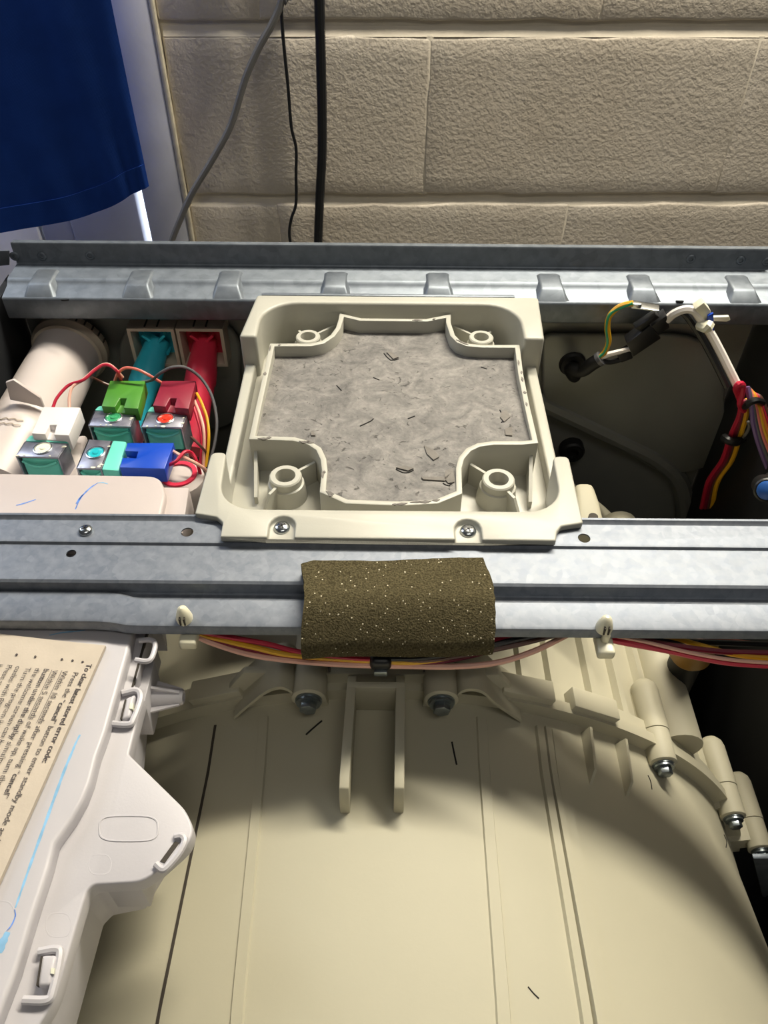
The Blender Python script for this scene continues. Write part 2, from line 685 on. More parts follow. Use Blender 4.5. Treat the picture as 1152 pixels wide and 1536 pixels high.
for a, za, zb in vj:
    if a > s_edge + 0.02:
        MB().box(wpt(a, (za + zb) / 2, -0.0036), (0.010, 0.006, zb - za - 0.014), m=Rw).build('joint', M['mortar'], wall_back, bevel=0.002, seg=2)

for ci in range(-2, 9):
    zj = zj2 + course * ci
    prof_ = [(zj - gap * 1.15, -0.0005), (zj + gap * 0.05, -0.0060), (zj + gap * 0.3, -0.012), (zj - gap * 1.3, -0.012)]
    A_ = [wpt(s_edge + 0.003, z_, o_) for z_, o_ in prof_]
    B_ = [wpt(s_right, z_, o_) for z_, o_ in prof_]
    MB().loft(A_, B_).build('bed_joint', M['mortar'], wall_back)

# ---- window beside the blocks: casing, bright gap, sash panel
def wbox(mb, sa, sb, za, zb, o0, o1):
    return mb.box(wpt((sa + sb) / 2, (za + zb) / 2, (o0 + o1) / 2), (sb - sa, o1 - o0, zb - za), m=Rw)


wz0, wz1 = -0.55, 0.75
s_gap1 = wall_hit(229, 360)[0]
s_gap0 = wall_hit(210, 360)[0]
win = struct(wbox(MB(), s_edge - 0.95, s_edge - 0.004, wz0, wz1, -0.09, -0.075).build('window_1', M['daylight']))
wbox(MB(), s_gap1, s_edge - 0.006, wz0, wz1, -0.055, 0.006).build('casing', M['paint'], win, bevel=0.003)
wbox(MB(), s_edge - 0.006, s_edge + 0.000, wz0, wz1, -0.03, 0.0065).build('caulk_bead', M['caulk'], win, bevel=0.002)
wbox(MB(), s_gap0 - 0.095, s_gap0, wz0, wz1, -0.07, -0.02).build('sash_stile', M['paint'], win, bevel=0.003)
wbox(MB(), s_gap0 - 0.14, s_gap0 - 0.099, wz0, wz1, -0.07, -0.03).build('sash_stile', M['paint'], win, bevel=0.003)
wbox(MB(), s_gap0 - 0.85, s_gap0 - 0.144, wz0, wall_hit(100, 280)[1], -0.07, -0.025).build('lower_panel', M['paint'], win, bevel=0.003)
# masonry left of the window
wl = MB()
wl.box(wpt(s_edge - 0.95 - 0.4, 0.2, -0.05), (0.8, 0.1, 2.1), m=Rw)
struct(wl.build('wall_left_of_window', M['block']))
wl = MB()
wl.box(wpt(s_edge - 0.475, wz0 - 0.15, -0.05), (0.95, 0.1, 0.3), m=Rw)
struct(wl.build('wall_below_window', M['block']))

# ---- navy curtain in front of the window
CO = 0.10
rows = []
cu_edge = [(168, -5), (182, 70), (196, 140), (210, 215), (223, 278)]
cu_bot = [(223, 278), (212, 283), (196, 291), (170, 308), (130, 324), (80, 336), (30, 344), (-40, 352), (-140, 362), (-260, 370), (-420, 378)]
ztop = 0.70
bot = [wall_hit(x, y, CO) for x, y in cu_bot]
edge = [wall_hit(x, y, CO) for x, y in cu_edge]
ns, nz = 48, 30


def lerp_list(L, t):
    k = t * (len(L) - 1)
    i = min(int(k), len(L) - 2)
    u = k - i
    return (L[i][0] * (1 - u) + L[i + 1][0] * u, L[i][1] * (1 - u) + L[i + 1][1] * u)


etop = (edge[-1][0] + (edge[0][0] - edge[-1][0]) / (edge[0][1] - edge[-1][1]) * (ztop - edge[-1][1]), ztop)
for j in range(nz + 1):
    tz = j / nz
    row = []
    for i in range(ns + 1):
        ts = i / ns
        bx, bz = lerp_list(bot, ts)
        ex = etop[0] * tz + edge[-1][0] * (1 - tz)
        x = bx * (1 - tz) + (ex + (bot[-1][0] - bot[0][0]) * ts) * tz
        z = bz * (1 - tz) + ztop * tz
        fold = 0.006 * math.sin(ts * 9 + 0.5) * (0.4 + 0.6 * tz) + 0.0012 * math.sin(ts * 31 + tz * 2)
        if tz < 0.1:
            fold += 0.0008 * math.sin(ts * 60)
        row.append(wpt(x, z, CO + fold))
    rows.append(row)
curtain = thing('curtain', wpt(bot[3][0], bot[-1][1], CO), 'navy blue cloth curtain hanging over the window at upper left', 'curtain')
MB().grid(rows).build('cloth_panel', M['cloth'], curtain, solid=0.0025, offset=0)
hem = []
for j in range(0, 2):
    hem.append([p + wnor * 0.0028 for p in rows[j]])
MB().grid(hem).build('hem', M['cloth'], curtain, solid=0.0018, offset=1)

# ---- cables hanging in front of the wall
def wall_cable(name, pix, out, r, m, label, flat=1.0):
    pts = [wpt(*wall_hit(x, y, out), out) for x, y in pix]
    s0_, z0_ = wall_hit(pix[0][0], pix[0][1], out)
    pts = [wpt(s0_ + 0.02, 0.95, out), wpt(s0_ + 0.012, 0.5, out)] + pts
    return tag(MB().tube(pts, r, 10, 6, flat).build(name, m), label, 'cable')


wall_cable('grey_cable', [(432, -60), (424, -5), (410, 32), (388, 72), (368, 118), (346, 188), (318, 240), (288, 290), (268, 335), (254, 372), (242, 420), (236, 520), (240, 640)], 0.03, 0.0040, WIRE['grey'],
           'grey cable curving down the block wall beside the window')
wall_cable('thin_wire', [(418, -60), (421, 0), (425, 60), (432, 130), (437, 190), (444, 222), (444, 262), (444, 305), (437, 328), (434, 350), (437, 376), (440, 430), (438, 540)], 0.02, 0.0019, WIRE['black'],
         'thin black wire with kinks hanging on the block wall')
wall_cable('power_cable', [(478, -70), (479, 0), (481, 80), (483, 170), (483, 230), (480, 290), (477, 370), (476, 460), (478, 600)], 0.02, 0.0058, WIRE['black'],
           'thick straight black cable hanging on the block wall')

# ================================================================== WASHING MACHINE CABINET
CXL, CXR, CYF, CYB = -0.299, 0.305, -0.04, 0.592
cab = thing('washing_machine', (0, 0.28, FLOOR_Z), 'opened washing machine cabinet with dark rear panel and ribbed galvanised rear rail', 'washing machine')
z0 = FLOOR_Z + 0.015
mb = MB()
mb.box((CXL - 0.004, (CYF + CYB) / 2, (z0 - 0.004) / 2), (0.006, CYB - CYF, -z0 - 0.004))
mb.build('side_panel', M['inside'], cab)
mb = MB()
mb.box((CXR + 0.004, (CYF + CYB) / 2, (z0 - 0.004) / 2), (0.006, CYB - CYF, -z0 - 0.004))
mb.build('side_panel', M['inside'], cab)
MB().box(((CXL + CXR) / 2, CYF, (z0 - 0.03) / 2), (CXR - CXL, 0.006, -z0 - 0.03)).build('front_panel', M['panel'], cab)
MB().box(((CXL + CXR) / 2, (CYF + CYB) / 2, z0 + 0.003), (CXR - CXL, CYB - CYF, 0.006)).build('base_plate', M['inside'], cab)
MB().prism([V(1130, 1288, 0.235), V(1175, 1288, 0.235), V(1175, 1352, 0.235), V(1144, 1346, 0.235)], (0, 0.004, 0)).build('side_plate', M['zincr'], cab, bevel=0.0008)  # small upright blue-grey plate near the right edge
for sx in (-1, 1):
    for sy in (0, 1):
        MB().lathe((0.25 * sx, 0.05 + 0.45 * sy, FLOOR_Z), (0, 0, 1), [(0, 0.02), (0.008, 0.02), (0.009, 0.008), (0.02, 0.008)], 16).build('foot', M['rubber'], cab)

# back panel with a raised field and beads
YP = 0.580
panel_cuts = []
g1 = V(857, 540, YP)
g2 = V(857, 672, YP)
bp_ = MB().box(((CXL + CXR) / 2, YP + 0.003, (z0 - 0.012) / 2), (CXR - CXL, 0.002, -z0 - 0.012))
back = bp_.build('back_panel', M['dark'], cab)
field = rounded([V(812, 497, YP), V(1085, 497, YP), V(1085, 690, YP), V(1000, 712, YP), V(812, 600, YP)], [0.01, 0.05, 0.05, 0.03, 0.02], 8)
MB().prism(field, (0, -0.005, 0)).build('embossed_field', M['dark'], back, bevel=0.004, seg=3)
MB().tube([V(800, 596, YP), V(850, 620, YP), V(930, 658, YP), V(990, 690, YP), V(1022, 730, YP), V(1028, 800, YP)], 0.009, 10, 6).build('bead', M['dark'], back)
fieldl = rounded([V(180, 478, YP), V(362, 478, YP), V(362, 640, YP), V(180, 640, YP)], 0.03, 6)
MB().prism(fieldl, (0, -0.005, 0)).build('embossed_field', M['dark'], back, bevel=0.004, seg=3)
for g, nm in ((g1, 'cable_gland'), (g2, 'rubber_bung')):
    MB().lathe((g.x, YP + 0.004, g.z), (0, -1, 0), [(0, 0.0115), (0.011, 0.0115), (0.013, 0.010), (0.013, 0.0055), (0.009, 0.0055)], 20).build(nm, M['rubber'], cab)

# rear rail: upright flange, ledge, sloping face, drop
YR0, YR1, YR2 = 0.592, 0.5665, 0.549
prof = [(YR0 + 0.006, 0.0225), (YR0, 0.0235), (YR0 - 0.0006, 0.0225), (YR0 - 0.0008, 0.008), (YR0 - 0.0016, 0.0066), (YR0 - 0.003, 0.006), (YR1 + 0.003, 0.006), (YR1 + 0.001, 0.0055), (YR1 - 0.0005, 0.0042),
        (YR1 - 0.003, 0.0022), (YR2 + 0.0015, 0.0), (YR2 + 0.0002, -0.0006), (YR2 - 0.0002, -0.002), (YR2, -0.0165), (YR2 + 0.001, -0.018), (YR2 + 0.003, -0.0185), (YP + 0.001, -0.022)]
rail = MB()
rail.grid([[Vector((x, y, z)) for y, z in prof] for x in (CXL + 0.004, -0.2, 0, 0.2, CXR)]).build('rear_rail', M['zincr'], cab, angle=60, solid=0.0008, offset=0)
rail_o = cab.children[-1]
ribpx = [62, 208, 343, 503, 657, 825, 960, 1108]
for i, x in enumerate(ribpx):
    c = U(x, 432, 0.003)
    w = 0.0085
    st = [(YR1 + 0.016, 0.0062, 0.75), (YR1 + 0.013, 0.0078, 0.85), (YR1 - 0.0075, 0.0078, 0.95), (YR1 - 0.0105, 0.0068, 1.0), (YR2 + 0.0005, -0.0003, 1.25)]
    rws = []
    for y, z, k in st:
        zb = z - 0.0015 if y > YR1 + 0.015 else (0.0055 if y > YR1 else (0.0055 - (YR1 - y) * 0.32 - 0.0015))
        zb = min(zb, z - 0.0002) if y > YR2 + 0.002 else -0.0008
        d_ = 0.0035
        rws.append([Vector((c.x - w * k - d_, y, zb)), Vector((c.x - w * k, y, z)), Vector((c.x + w * k, y, z)), Vector((c.x + w * k + d_, y, zb))])
    MB().grid(rws).build('rail_rib', M['zincr'], cab, bevel=0.0012, seg=3, angle=50)
for x, y in ((22, 384), (63, 384), (135, 383), (1036, 388), (1111, 390), (1150, 392)):
    p = V(x, y, YR0 - 0.001)
    MB().lathe(p, (0, -1, 0), [(0, 0.0036), (0.0006, 0.0038), (0.0012, 0.003), (0.0012, 0.0019), (-0.0004, 0.0016)], 16).build('rivet', M['zincr'], cab)
mb = MB()
mb.box((0, 0, 0), (0.001, 0.001, 0.001))
p = U(10, 384, 0.01)
MB().prism([V(-30, 376, YR0 - 0.002), V(14, 376, YR0 - 0.002), V(14, 398, YR0 - 0.002), V(-30, 402, YR0 - 0.002)], (0, 0.0012, 0)).build('corner_bracket', M['zincr'], cab, bevel=0.0005)
pa, pb = U(392, 441, 0.0045), U(772, 443, 0.0045)
MB().box(((pa.x + pb.x) / 2, (pa.y + pb.y) / 2, 0.0026), (pb.x - pa.x, 0.0035, 0.004)).build('support_lip', M['zincr'], cab, bevel=0.001)
for x, y in ((1020, 451), (97, 449)):
    p = U(x, y, 0.0015)
    MB().lathe((p.x, p.y, 0.0005), (0, 0.4, 1), [(0, 0.003), (0.001, 0.003)], 14).build('rail_hole', M['black'], cab)

# ================================================================== FRONT CROSS BAR
def bar_section(x, jog):
    j = jog * 0.0045
    k = jog * 0.0025
    return [(0.3145, 0.0015), (0.3140, 0.0022), (0.3132, 0.0020), (0.3120, 0.0006), (0.3110, 0.0), (0.2965, 0.0), (0.2952, -0.0003), (0.2942, -0.0017), (0.2930, -0.002),
            (0.2715, -0.002), (0.2700, -0.0022), (0.2688, -0.0030), (0.2682, -0.0045), (0.2676, -0.0088), (0.2668, -0.0098), (0.2650 + j * 0.3, -0.0102),
            (0.2634 + j, -0.0098), (0.2626 + j, -0.0084), (0.2616 + j, -0.0080), (0.2600 + j, -0.0081), (0.2475 + k, -0.0092), (0.2463 + k, -0.0096), (0.2457 + k, -0.0108), (0.2455 + k, -0.0150)]


xs = [(CXL + 0.002, 1), (U(60, 900).x, 1), (U(140, 900).x, 1), (U(165, 900).x, 0.75), (U(190, 900).x, 0.12), (U(205, 900).x, 0), (-0.05, 0), (0.1, 0), (CXR - 0.002, 0)]
bar = thing('cross_bar', (0, 0.28, -0.0215), 'galvanised steel cross bar spanning the machine under the foam pad', 'metal bar')
holes = []
for x, y, z, r in ((281, 799, 0, 0.0034), (107, 831, -0.002, 0.0027), (876, 808, 0, 0.0034), (129, 797, 0, 0.002), (423, 793, 0, 0.0022), (702, 798, 0, 0.0022)):
    p = U(x, y, z)
    holes.append(MB().lathe((p.x, p.y, -0.01), (0, 0, 1), [(0, r), (0.02, r)], 24))
MB().grid([[Vector((x, y, z)) for y, z in bar_section(x, jg)] for x, jg in xs]).build('channel', M['zinc'], bar, solid=0.0009, offset=0, angle=25, cuts=holes)


def pan_screw(px, py, z, r, parent, flat=False):
    p = U(px, py, z)
    mb = MB()
    mb.lathe(p, (0, 0, 1), [(-0.008, 0.0017), (0, 0.0017), (0, r), (0.0008, r), (0.0019, r * 0.86), (0.0026, r * 0.55), (0.0028, r * 0.05)], 24)
    s = mb.build('screw', M['steel'], parent, angle=40)
    s['label'] = 'zinc pan-head cross-slot screw'
    x = MB()
    for a in (0.5, 0.5 + PI / 2):
        x.box(p + Vector((0, 0, 0.0024)), (r * 1.0, 0.0009, 0.0010), a)
    x.build('cross_slot', M['black'], s)
    return s


pan_screw(129, 797, 0.0004, 0.0040, bar)

# ---- nylon clips pushed into the bar flange
for x, y, lab in ((277, 920, 'nylon clip in the bar flange left of the foam pad'), (906, 934, 'nylon clip in the bar flange right of the foam pad')):
    p = U(x, y + 8, -0.0085)
    c = thing('cable_clip', p, lab, 'clip', 'nylon cable clips in the cross bar')
    MB().lathe(p, (0, 0, 1), [(-0.001, 0.0042), (0.0015, 0.0043), (0.005, 0.0034), (0.008, 0.0024), (0.0092, 0.0008)], 16).build('clip_head', M['nylon'], c)
    MB().box(p + Vector((-0.0011, -0.0036, 0.0028)), (0.0008, 0.0022, 0.005)).build('slot', M['gap'], c)
    MB().box(p + Vector((0.0011, -0.0036, 0.0028)), (0.0008, 0.0022, 0.005)).build('slot', M['gap'], c)
    mb = MB()
    mb.box(p + Vector((0.0015, -0.0035, -0.0105)), (0.009, 0.013, 0.006))
    mb.box(p + Vector((0.0015, -0.002, -0.006)), (0.004, 0.004, 0.009))
    mb.build('clip_saddle', M['nylon'], c, bevel=0.0015, seg=3)

# ---- foam pad over the bar
foam_back = [(452, 846), (470, 841), (560, 840), (650, 838), (725, 837)]
foam_front = [(455, 977), (500, 975), (590, 974), (670, 974), (746, 972)]
ny, nx = 14, 24
rows = []
for j in range(ny + 1):
    t = j / ny
    row = []
    for i in range(nx + 1):
        s_ = i / nx
        bx, by = lerp_list(foam_back, s_)
        fx, fy = lerp_list(foam_front, s_)
        z = 0.0065 - 0.0165 * max(0, (t - 0.5) / 0.5) ** 1.6
        pb_, pf_ = U(bx, by, 0.0065), U(fx, fy, -0.010)
        p = pb_.lerp(pf_, t)
        p.z = z + 0.0006 * math.sin(s_ * 9 + t * 5) + random.uniform(-0.0003, 0.0003)
        p.x += random.uniform(-0.0004, 0.0004) + (0.0015 * math.sin(t * 4) if i in (0, nx) else 0)
        row.append(p)
    rows.append(row)
fm = MB()
W_ = nx + 1
for r_ in rows:
    for p in r_:
        fm.v.append(tuple(p))
nb = len(fm.v)
for j, r_ in enumerate(rows):
    for i, p in enumerate(r_):
        fm.v.append((p.x, p.y + 0.0015 * (j / ny), p.z - 0.0085))
for j in range(ny):
    for i in range(nx):
        k = j * W_ + i
        fm.f.append((k, k + 1, k + W_ + 1, k + W_))
        fm.f.append((nb + k, nb + k + W_, nb + k + W_ + 1, nb + k + 1))
ring_ = [i for i in range(W_)] + [j * W_ + nx for j in range(1, ny + 1)] + [ny * W_ + i for i in range(nx - 1, -1, -1)] + [j * W_ for j in range(ny - 1, 0, -1)]
for k in range(len(ring_)):
    a, b = ring_[k], ring_[(k + 1) % len(ring_)]
    fm.f.append((a, b, nb + b, nb + a))
foam = fm.build('foam_pad', M['foam'], None, angle=60)
tag(foam, 'rectangular olive brown foam pad lying over the cross bar', 'foam pad')

# ================================================================== COUNTERWEIGHT TRAY
ZD, ZS, ZR, ZF = 0.005, -0.019, -0.003, -0.030
tray = thing('counterweight_tray', (0.0055, 0.42, ZF - 0.002), 'cream plastic tray filled with grey concrete, screwed across the cross bar', 'tray')
fl = U(292, 770, ZD)
XL, XR = -0.1045, 0.1125
YB, YF = 0.5485, 0.2975
YEAR_R, YEAR_F = U(370, 504, ZD).y, U(340, 679, ZD).y
# floor and outer walls
mb = MB()
mb.box(((XL + XR) / 2, (0.325 + YB - 0.004) / 2, ZF - 0.001), (XR - XL - 0.006, YB - 0.004 - 0.325, 0.003))
mb.build('tray_floor', M['tray'], tray, bevel=0.001)
for sgn, x in ((-1, XL), (1, XR)):
    mb = MB().box((x - sgn * 0.0055, (YEAR_F - 0.03 + YEAR_R) / 2 + 0.02, (ZS + ZF) / 2 - 0.001), (0.0075, YEAR_R - YEAR_F + 0.05, ZS - ZF + 0.002))
    mb.build('side_wall', M['tray'], tray, bevel=0.0015, seg=3)
# rear deck with forward ears and rounded inner corners
il, ir = XL + 0.0125, XR - 0.0135
yi = 0.5372


def arc(cx, cy, r, a0, a1, n=8):
    return [Vector((cx + r * math.cos(math.radians(a0 + (a1 - a0) * k / n)), cy + r * math.sin(math.radians(a0 + (a1 - a0) * k / n)), 0)) for k in range(n + 1)]


rc = 0.026
out = [Vector((XL + 0.006, YB, 0)), Vector((XR + 0.004, YB, 0)), Vector((XR + 0.001, YEAR_R, 0)), Vector((ir, YEAR_R, 0))]
out += arc(ir - rc, yi - rc, rc, 0, 90)
out += arc(il + rc, yi - rc, rc, 90, 180)
out += [Vector((il, YEAR_R, 0)), Vector((XL, YEAR_R, 0))]
for p in out:
    p.z = ZD
MB().prism(out, (0, 0, -(ZD - ZF) - 0.001)).build('rear_frame', M['tray'], tray, bevel=0.0022, seg=3)
# front deck
front_px = [(330, 803), (336, 783), (329, 772), (292, 770), (318, 677), (339, 677), (340, 700)]
rf = 0.021
ly, ry = U(588, 765, ZD).y, 0
flx, frx = U(340, 690, ZD).x, U(829, 690, ZD).x
tipL = (U(317, 678, ZD), U(340, 678, ZD))
tipR = (U(829, 684, ZD), U(853, 684, ZD))
o2 = [U(330, 805, ZD), U(834, 811, ZD)] + pxo([(836, 797), (842, 789), (875, 784)], ZD)
o2 += rounded([U(875, 784, ZD), tipR[1], tipR[0], tipR[0] + Vector((0, -0.02, 0))], [0, 0.004, 0.004, 0], 4)[1:-1]
o2 += [Vector((p.x, p.y, ZD)) for p in arc(frx - rf, ly + rf, rf, 0, -90)]
o2 += [Vector((p.x, p.y, ZD)) for p in arc(flx + rf, ly + rf, rf, -90, -180)]
o2 += rounded([tipL[1] + Vector((0, -0.02, 0)), tipL[1], tipL[0], U(292, 770, ZD)], [0, 0.004, 0.004, 0], 4)[1:-1]
o2 += pxo([(292, 770), (325, 775), (334, 783)], ZD)
cuts = []
for sx_, sy_ in ((423, 793), (702, 798)):
    c = U(sx_, sy_ - 3, ZD)
    w = 0.0072
    key = [Vector((c.x - w, c.y - 0.03, ZD + 0.01)), Vector((c.x + w, c.y - 0.03, ZD + 0.01)), Vector((c.x + w, c.y + 0.001, ZD + 0.01))]
    key += [Vector((p.x, p.y, ZD + 0.01)) for p in arc(c.x, c.y + 0.001, w, 10, 170, 8)]
    key += [Vector((c.x - w, c.y + 0.001, ZD + 0.01))]
    cuts.append(MB().prism(key, (0, 0, -0.0135)))
MB().prism(o2, (0, 0, -0.0045)).build('front_deck', M['tray'], tray, bevel=0.0011, seg=3, cuts=cuts)
# inner upright skin below the front deck
inner = [Vector((tipL[1].x - 0.0015, tipL[1].y - 0.003, 0))]
inner += arc(flx + rf, ly + rf, rf + 0.0012, 180, 270)
inner += arc(frx - rf, ly + rf, rf + 0.0012, 270, 360)
inner += [Vector((tipR[0].x + 0.0015, tipR[0].y - 0.003, 0))]
MB().wall(inner, 0.0025, ZD - 0.002, ZF).build('front_wall', M['tray'], tray)
for s_, xa in ((-1, tipL[0].x), (1, tipR[1].x)):
    MB().box((xa - s_ * 0.0016, (tipL[0].y + 0.318) / 2, (ZD - 0.004 - 0.02) / 2), (0.0025, tipL[0].y - 0.318 - 0.004, 0.018)).build('ear_wall', M['tray'], tray)
pan_screw(423, 793, 0.0012, 0.0046, tray)
pan_screw(702, 798, 0.0012, 0.0046, tray)

# cross-shaped inner rim and concrete
rim_px = [(513, 465), (541, 479), (640, 480), (672, 466), (672.5, 483), (679, 503), (688, 512), (701, 517), (724, 519), (776, 519),
          (781, 560), (791, 610), (803, 662), (782, 664), (740, 664), (718, 667), (703, 674), (692, 687), (688, 702), (689, 738), (655, 752), (600, 755), (520, 752), (484, 736),
          (487, 705), (485, 688), (478, 673), (464, 664), (440, 658), (378, 656), (390, 600), (400, 555), (408, 517), (437, 517), (466, 517), (484, 513), (499, 503), (507, 492), (511, 480)]
rim = [Vector((p.x, min(p.y, 0.5338), p.z)) for p in pxo(rim_px, ZR)]
MB().wall(rim, 0.0036, ZR, ZF, closed=True).build('inner_rim', M['tray'], tray, bevel=0.0006)
# concrete fill as a subdivided surface
cx_, cy_ = sum(p.x for p in rim) / len(rim), sum(p.y for p in rim) / len(rim)


def inset(poly, d):
    n = len(poly)
    res = []
    area_ = sum(poly[i].x * poly[(i + 1) % n].y - poly[(i + 1) % n].x * poly[i].y for i in range(n))
    sg = 1 if area_ > 0 else -1
    for i in range(n):
        a, b, c = poly[i - 1], poly[i], poly[(i + 1) % n]
        d1, d2 = (b - a).normalized(), (c - b).normalized()
        n1, n2 = Vector((-d1.y, d1.x, 0)), Vector((-d2.y, d2.x, 0))
        m_ = (n1 + n2)
        m_ = m_ / max(m_.length_squared / 2, 0.5)
        res.append(b + m_ * d * sg)
    return res


cpoly = inset(rim, 0.0014)
ct = [Vector((p.x, p.y, ZR - 0.0010 - 0.05 * (p.y - 0.332))) for p in cpoly]
fill = MB().prism(ct, (0, 0, -0.018)).build('concrete_fill', M['concrete'], tray)
fill['label'] = 'rough grey cast concrete block with cracks'


def conc_z(p):
    return ZR - 0.0010 - 0.05 * (p.y - 0.332)


# flakes and cracks on the concrete
flakes = [[(636, 672), (652, 680), (658, 690), (650, 695), (640, 685)], [(668, 712), (679, 708), (681, 730), (672, 732), (666, 724)], [(632, 722), (668, 722), (676, 716), (667, 728), (634, 726)],
          [(594, 707), (612, 712), (620, 708), (606, 704)], [(752, 618), (760, 615), (765, 626), (756, 634), (750, 626)], [(757, 645), (768, 642), (768, 656), (758, 655)], [(580, 522), (590, 533), (598, 530), (587, 522)],
          [(466, 650), (470, 648), (473, 656), (467, 656)]]
for k, fpx in enumerate(flakes):
    pts = pxo(fpx, ZR - 0.005)
    pts = [Vector((p.x, p.y, conc_z(p) + 0.0009)) for p in pts]
    MB().prism(pts, (0, 0, -0.0014)).build('concrete_flake', M['flake'], fill)
cracks = [[(632, 724), (640, 725), (668, 723), (676, 714)], [(594, 709), (604, 714), (612, 714), (620, 710)], [(576, 523), (586, 534), (598, 532)], [(664, 731), (673, 735), (680, 727)], [(750, 614), (756, 628), (752, 634)],
          [(540, 640), (556, 632), (560, 628)], [(612, 628), (622, 624)], [(505, 575), (512, 583)], [(722, 545), (731, 548)], [(560, 562), (569, 566)]]
for cpx in cracks:
    pts = [U(x, y, ZR - 0.005) for x, y in cpx]
    mb = MB()
    pts = [Vector((p.x, p.y, conc_z(p) + 0.0001)) for p in pts]
    mb.tube(pts, 0.00045, 5, 2)
    mb.build('crack', M['hair'], fill)
# chips of concrete stuck on the rim
rng = random.Random(3)
for k in range(26):
    i = rng.choice([1, 2, 5, 6, 7, 8, 9, 10, 11, 12, 20, 21, 22, 23, 30, 31, 32, 33, 27, 28, 15])
    a, b = rim[i], rim[(i + 1) % len(rim)]
    t = rng.random()
    p = a.lerp(b, t)
    d = (b - a).normalized()
    nrm = Vector((-d.y, d.x, 0))
    L, W = rng.uniform(0.0012, 0.004), rng.uniform(0.0005, 0.0012)
    c = p + nrm * rng.uniform(-0.0008, 0.0012)
    pts = [c - d * L - nrm * W * 0.4, c - nrm * W, c + d * L, c + nrm * W * 1.1, c - d * L * 0.4 + nrm * W * 0.8]
    MB().prism([q + Vector((0, 0, 0.00035)) for q in pts], (0, 0, -0.001)).build('concrete_chip', M['flake'], fill)

# four hollow screw posts with ribs, end fins
posts = [((462, 504), 0.0092, ((448, 493), (504, 484))), ((722, 505), 0.0092, ((737, 494), (676, 484))), ((428, 713), 0.0100, ((472, 690), (386, 755))), ((748, 718), 0.0100, ((706, 693), (792, 763)))]
for (px_, py_), r, ribs in posts:
    ztop_ = -0.012
    p = U(px_, py_, ztop_)
    post = MB().lathe((p.x, p.y, ZF), (0, 0, 1), [(0, r * 1.28), (ztop_ - ZF - 0.006, r * 1.12), (ztop_ - ZF - 0.0055, r), (ztop_ - ZF - 0.0008, r), (ztop_ - ZF, r * 0.92), (ztop_ - ZF, r * 0.62), (ztop_ - ZF - 0.008, r * 0.58), (ztop_ - ZF - 0.008, r * 0.3), (0.001, r * 0.3)], 28, closed=False).build('screw_post', M['tray'], tray, angle=40)
    for rx, ry_ in ribs:
        q = U(rx, ry_, ztop_)
        d = (q - p).normalized()
        a = p + d * r * 0.95
        low = (py_ > 600 and ry_ > py_)
        zt = [ztop_ - 0.002, ztop_ - 0.002, ZF + 0.004] if low else [ztop_ - 0.0015] * 3
        end = q if not low else p + d * min((q - p).length, 0.026)
        MB().wall([a, a.lerp(end, 0.45), end], 0.0018, zt, ZF).build('post_rib', M['tray'], post)
for x, y0_, y1_ in ((384, 676, 738), (796, 682, 745)):
    a, b = U(x, y0_, -0.014), U(x + (-3 if x < 500 else 3), y1_ - 10, -0.014)
    MB().wall([a, b], 0.0022, [-0.012, ZF + 0.006], ZF).build('end_fin', M['tray'], tray)

# ================================================================== TUB
TX, TZ, TR, TY = -0.002, -0.364, 0.276, 0.2575
tub = thing('washing_tub', (TX, 0.25, TZ - TR), 'large cream plastic washing tub lying below the cross bar', 'tub')


def tub_hit(px, py, R):
    r = ray(px, py)
    ox, oz = CAM.x - TX, CAM.z - TZ
    a = r.x ** 2 + r.z ** 2
    b = 2 * (ox * r.x + oz * r.z)
    c = ox * ox + oz * oz - R * R
    disc = max(b * b - 4 * a * c, 0)
    t = (-b - math.sqrt(disc)) / (2 * a)
    p = CAM + r * t
    return p, math.atan2(p.x - TX, p.z - TZ)


def swell(y):                         # the front half widens a little towards the front
    return 0.010 * max(0.0, min(1.0, (0.215 - y) / 0.12))


def cyl(a, R, y):
    return Vector((TX + R * math.sin(a), y, TZ + R * math.cos(a)))


mb = MB()
mb.lathe((TX, 0.015, TZ), (0, 1, 0), [(0, 0.17), (0.004, TR - 0.01), (0.02, TR + 0.010)] + [(y_ - 0.015, TR + swell(y_)) for y_ in (0.06, 0.095, 0.125, 0.155, 0.185, 0.215)] + [(TY - 0.015, TR), (TY - 0.013, TR - 0.02)], 128)
mb.build('front_shell', M['tub'], tub, angle=50)
mb = MB()
RR = 0.2755
mb.lathe((TX, TY + 0.010, TZ), (0, 1, 0), [(0, RR - 0.01), (0, RR), (0.23, RR), (0.255, RR - 0.015), (0.262, 0.15)], 128)
rear = mb.build('rear_shell', M['tub'], tub, angle=50)
# joint flange
ring = []
a0, a1, n = -1.35, 1.35, 90
for k in range(n + 1):
    a = a0 + (a1 - a0) * k / n
    ring.append([cyl(a, TR - 0.004, TY - 0.004), cyl(a, TR + 0.010, TY - 0.004), cyl(a, TR + 0.010, TY + 0.003), cyl(a, TR + 0.006, TY + 0.003), cyl(a, TR + 0.006, TY + 0.014), cyl(a, TR - 0.004, TY + 0.014)])
MB().grid(ring).build('joint_flange', M['tub'], tub, angle=30)
# flange locking blocks
for a_px in ((790, 1030), (895, 1080), (318, 1075)):
    p, a = tub_hit(a_px[0], a_px[1], TR + 0.012)
    w = 0.016 / TR
    tp = [cyl(a - w, TR + 0.0155, TY - 0.002), cyl(a + w, TR + 0.0155, TY - 0.002), cyl(a + w, TR + 0.0155, TY + 0.012), cyl(a - w, TR + 0.0155, TY + 0.012)]
    bt = [cyl(a - w, TR + 0.002, TY - 0.002), cyl(a + w, TR + 0.002, TY - 0.002), cyl(a + w, TR + 0.002, TY + 0.012), cyl(a - w, TR + 0.002, TY + 0.012)]
    MB().loft(tp, bt).build('flange_catch', M['tub'], tub, bevel=0.001)


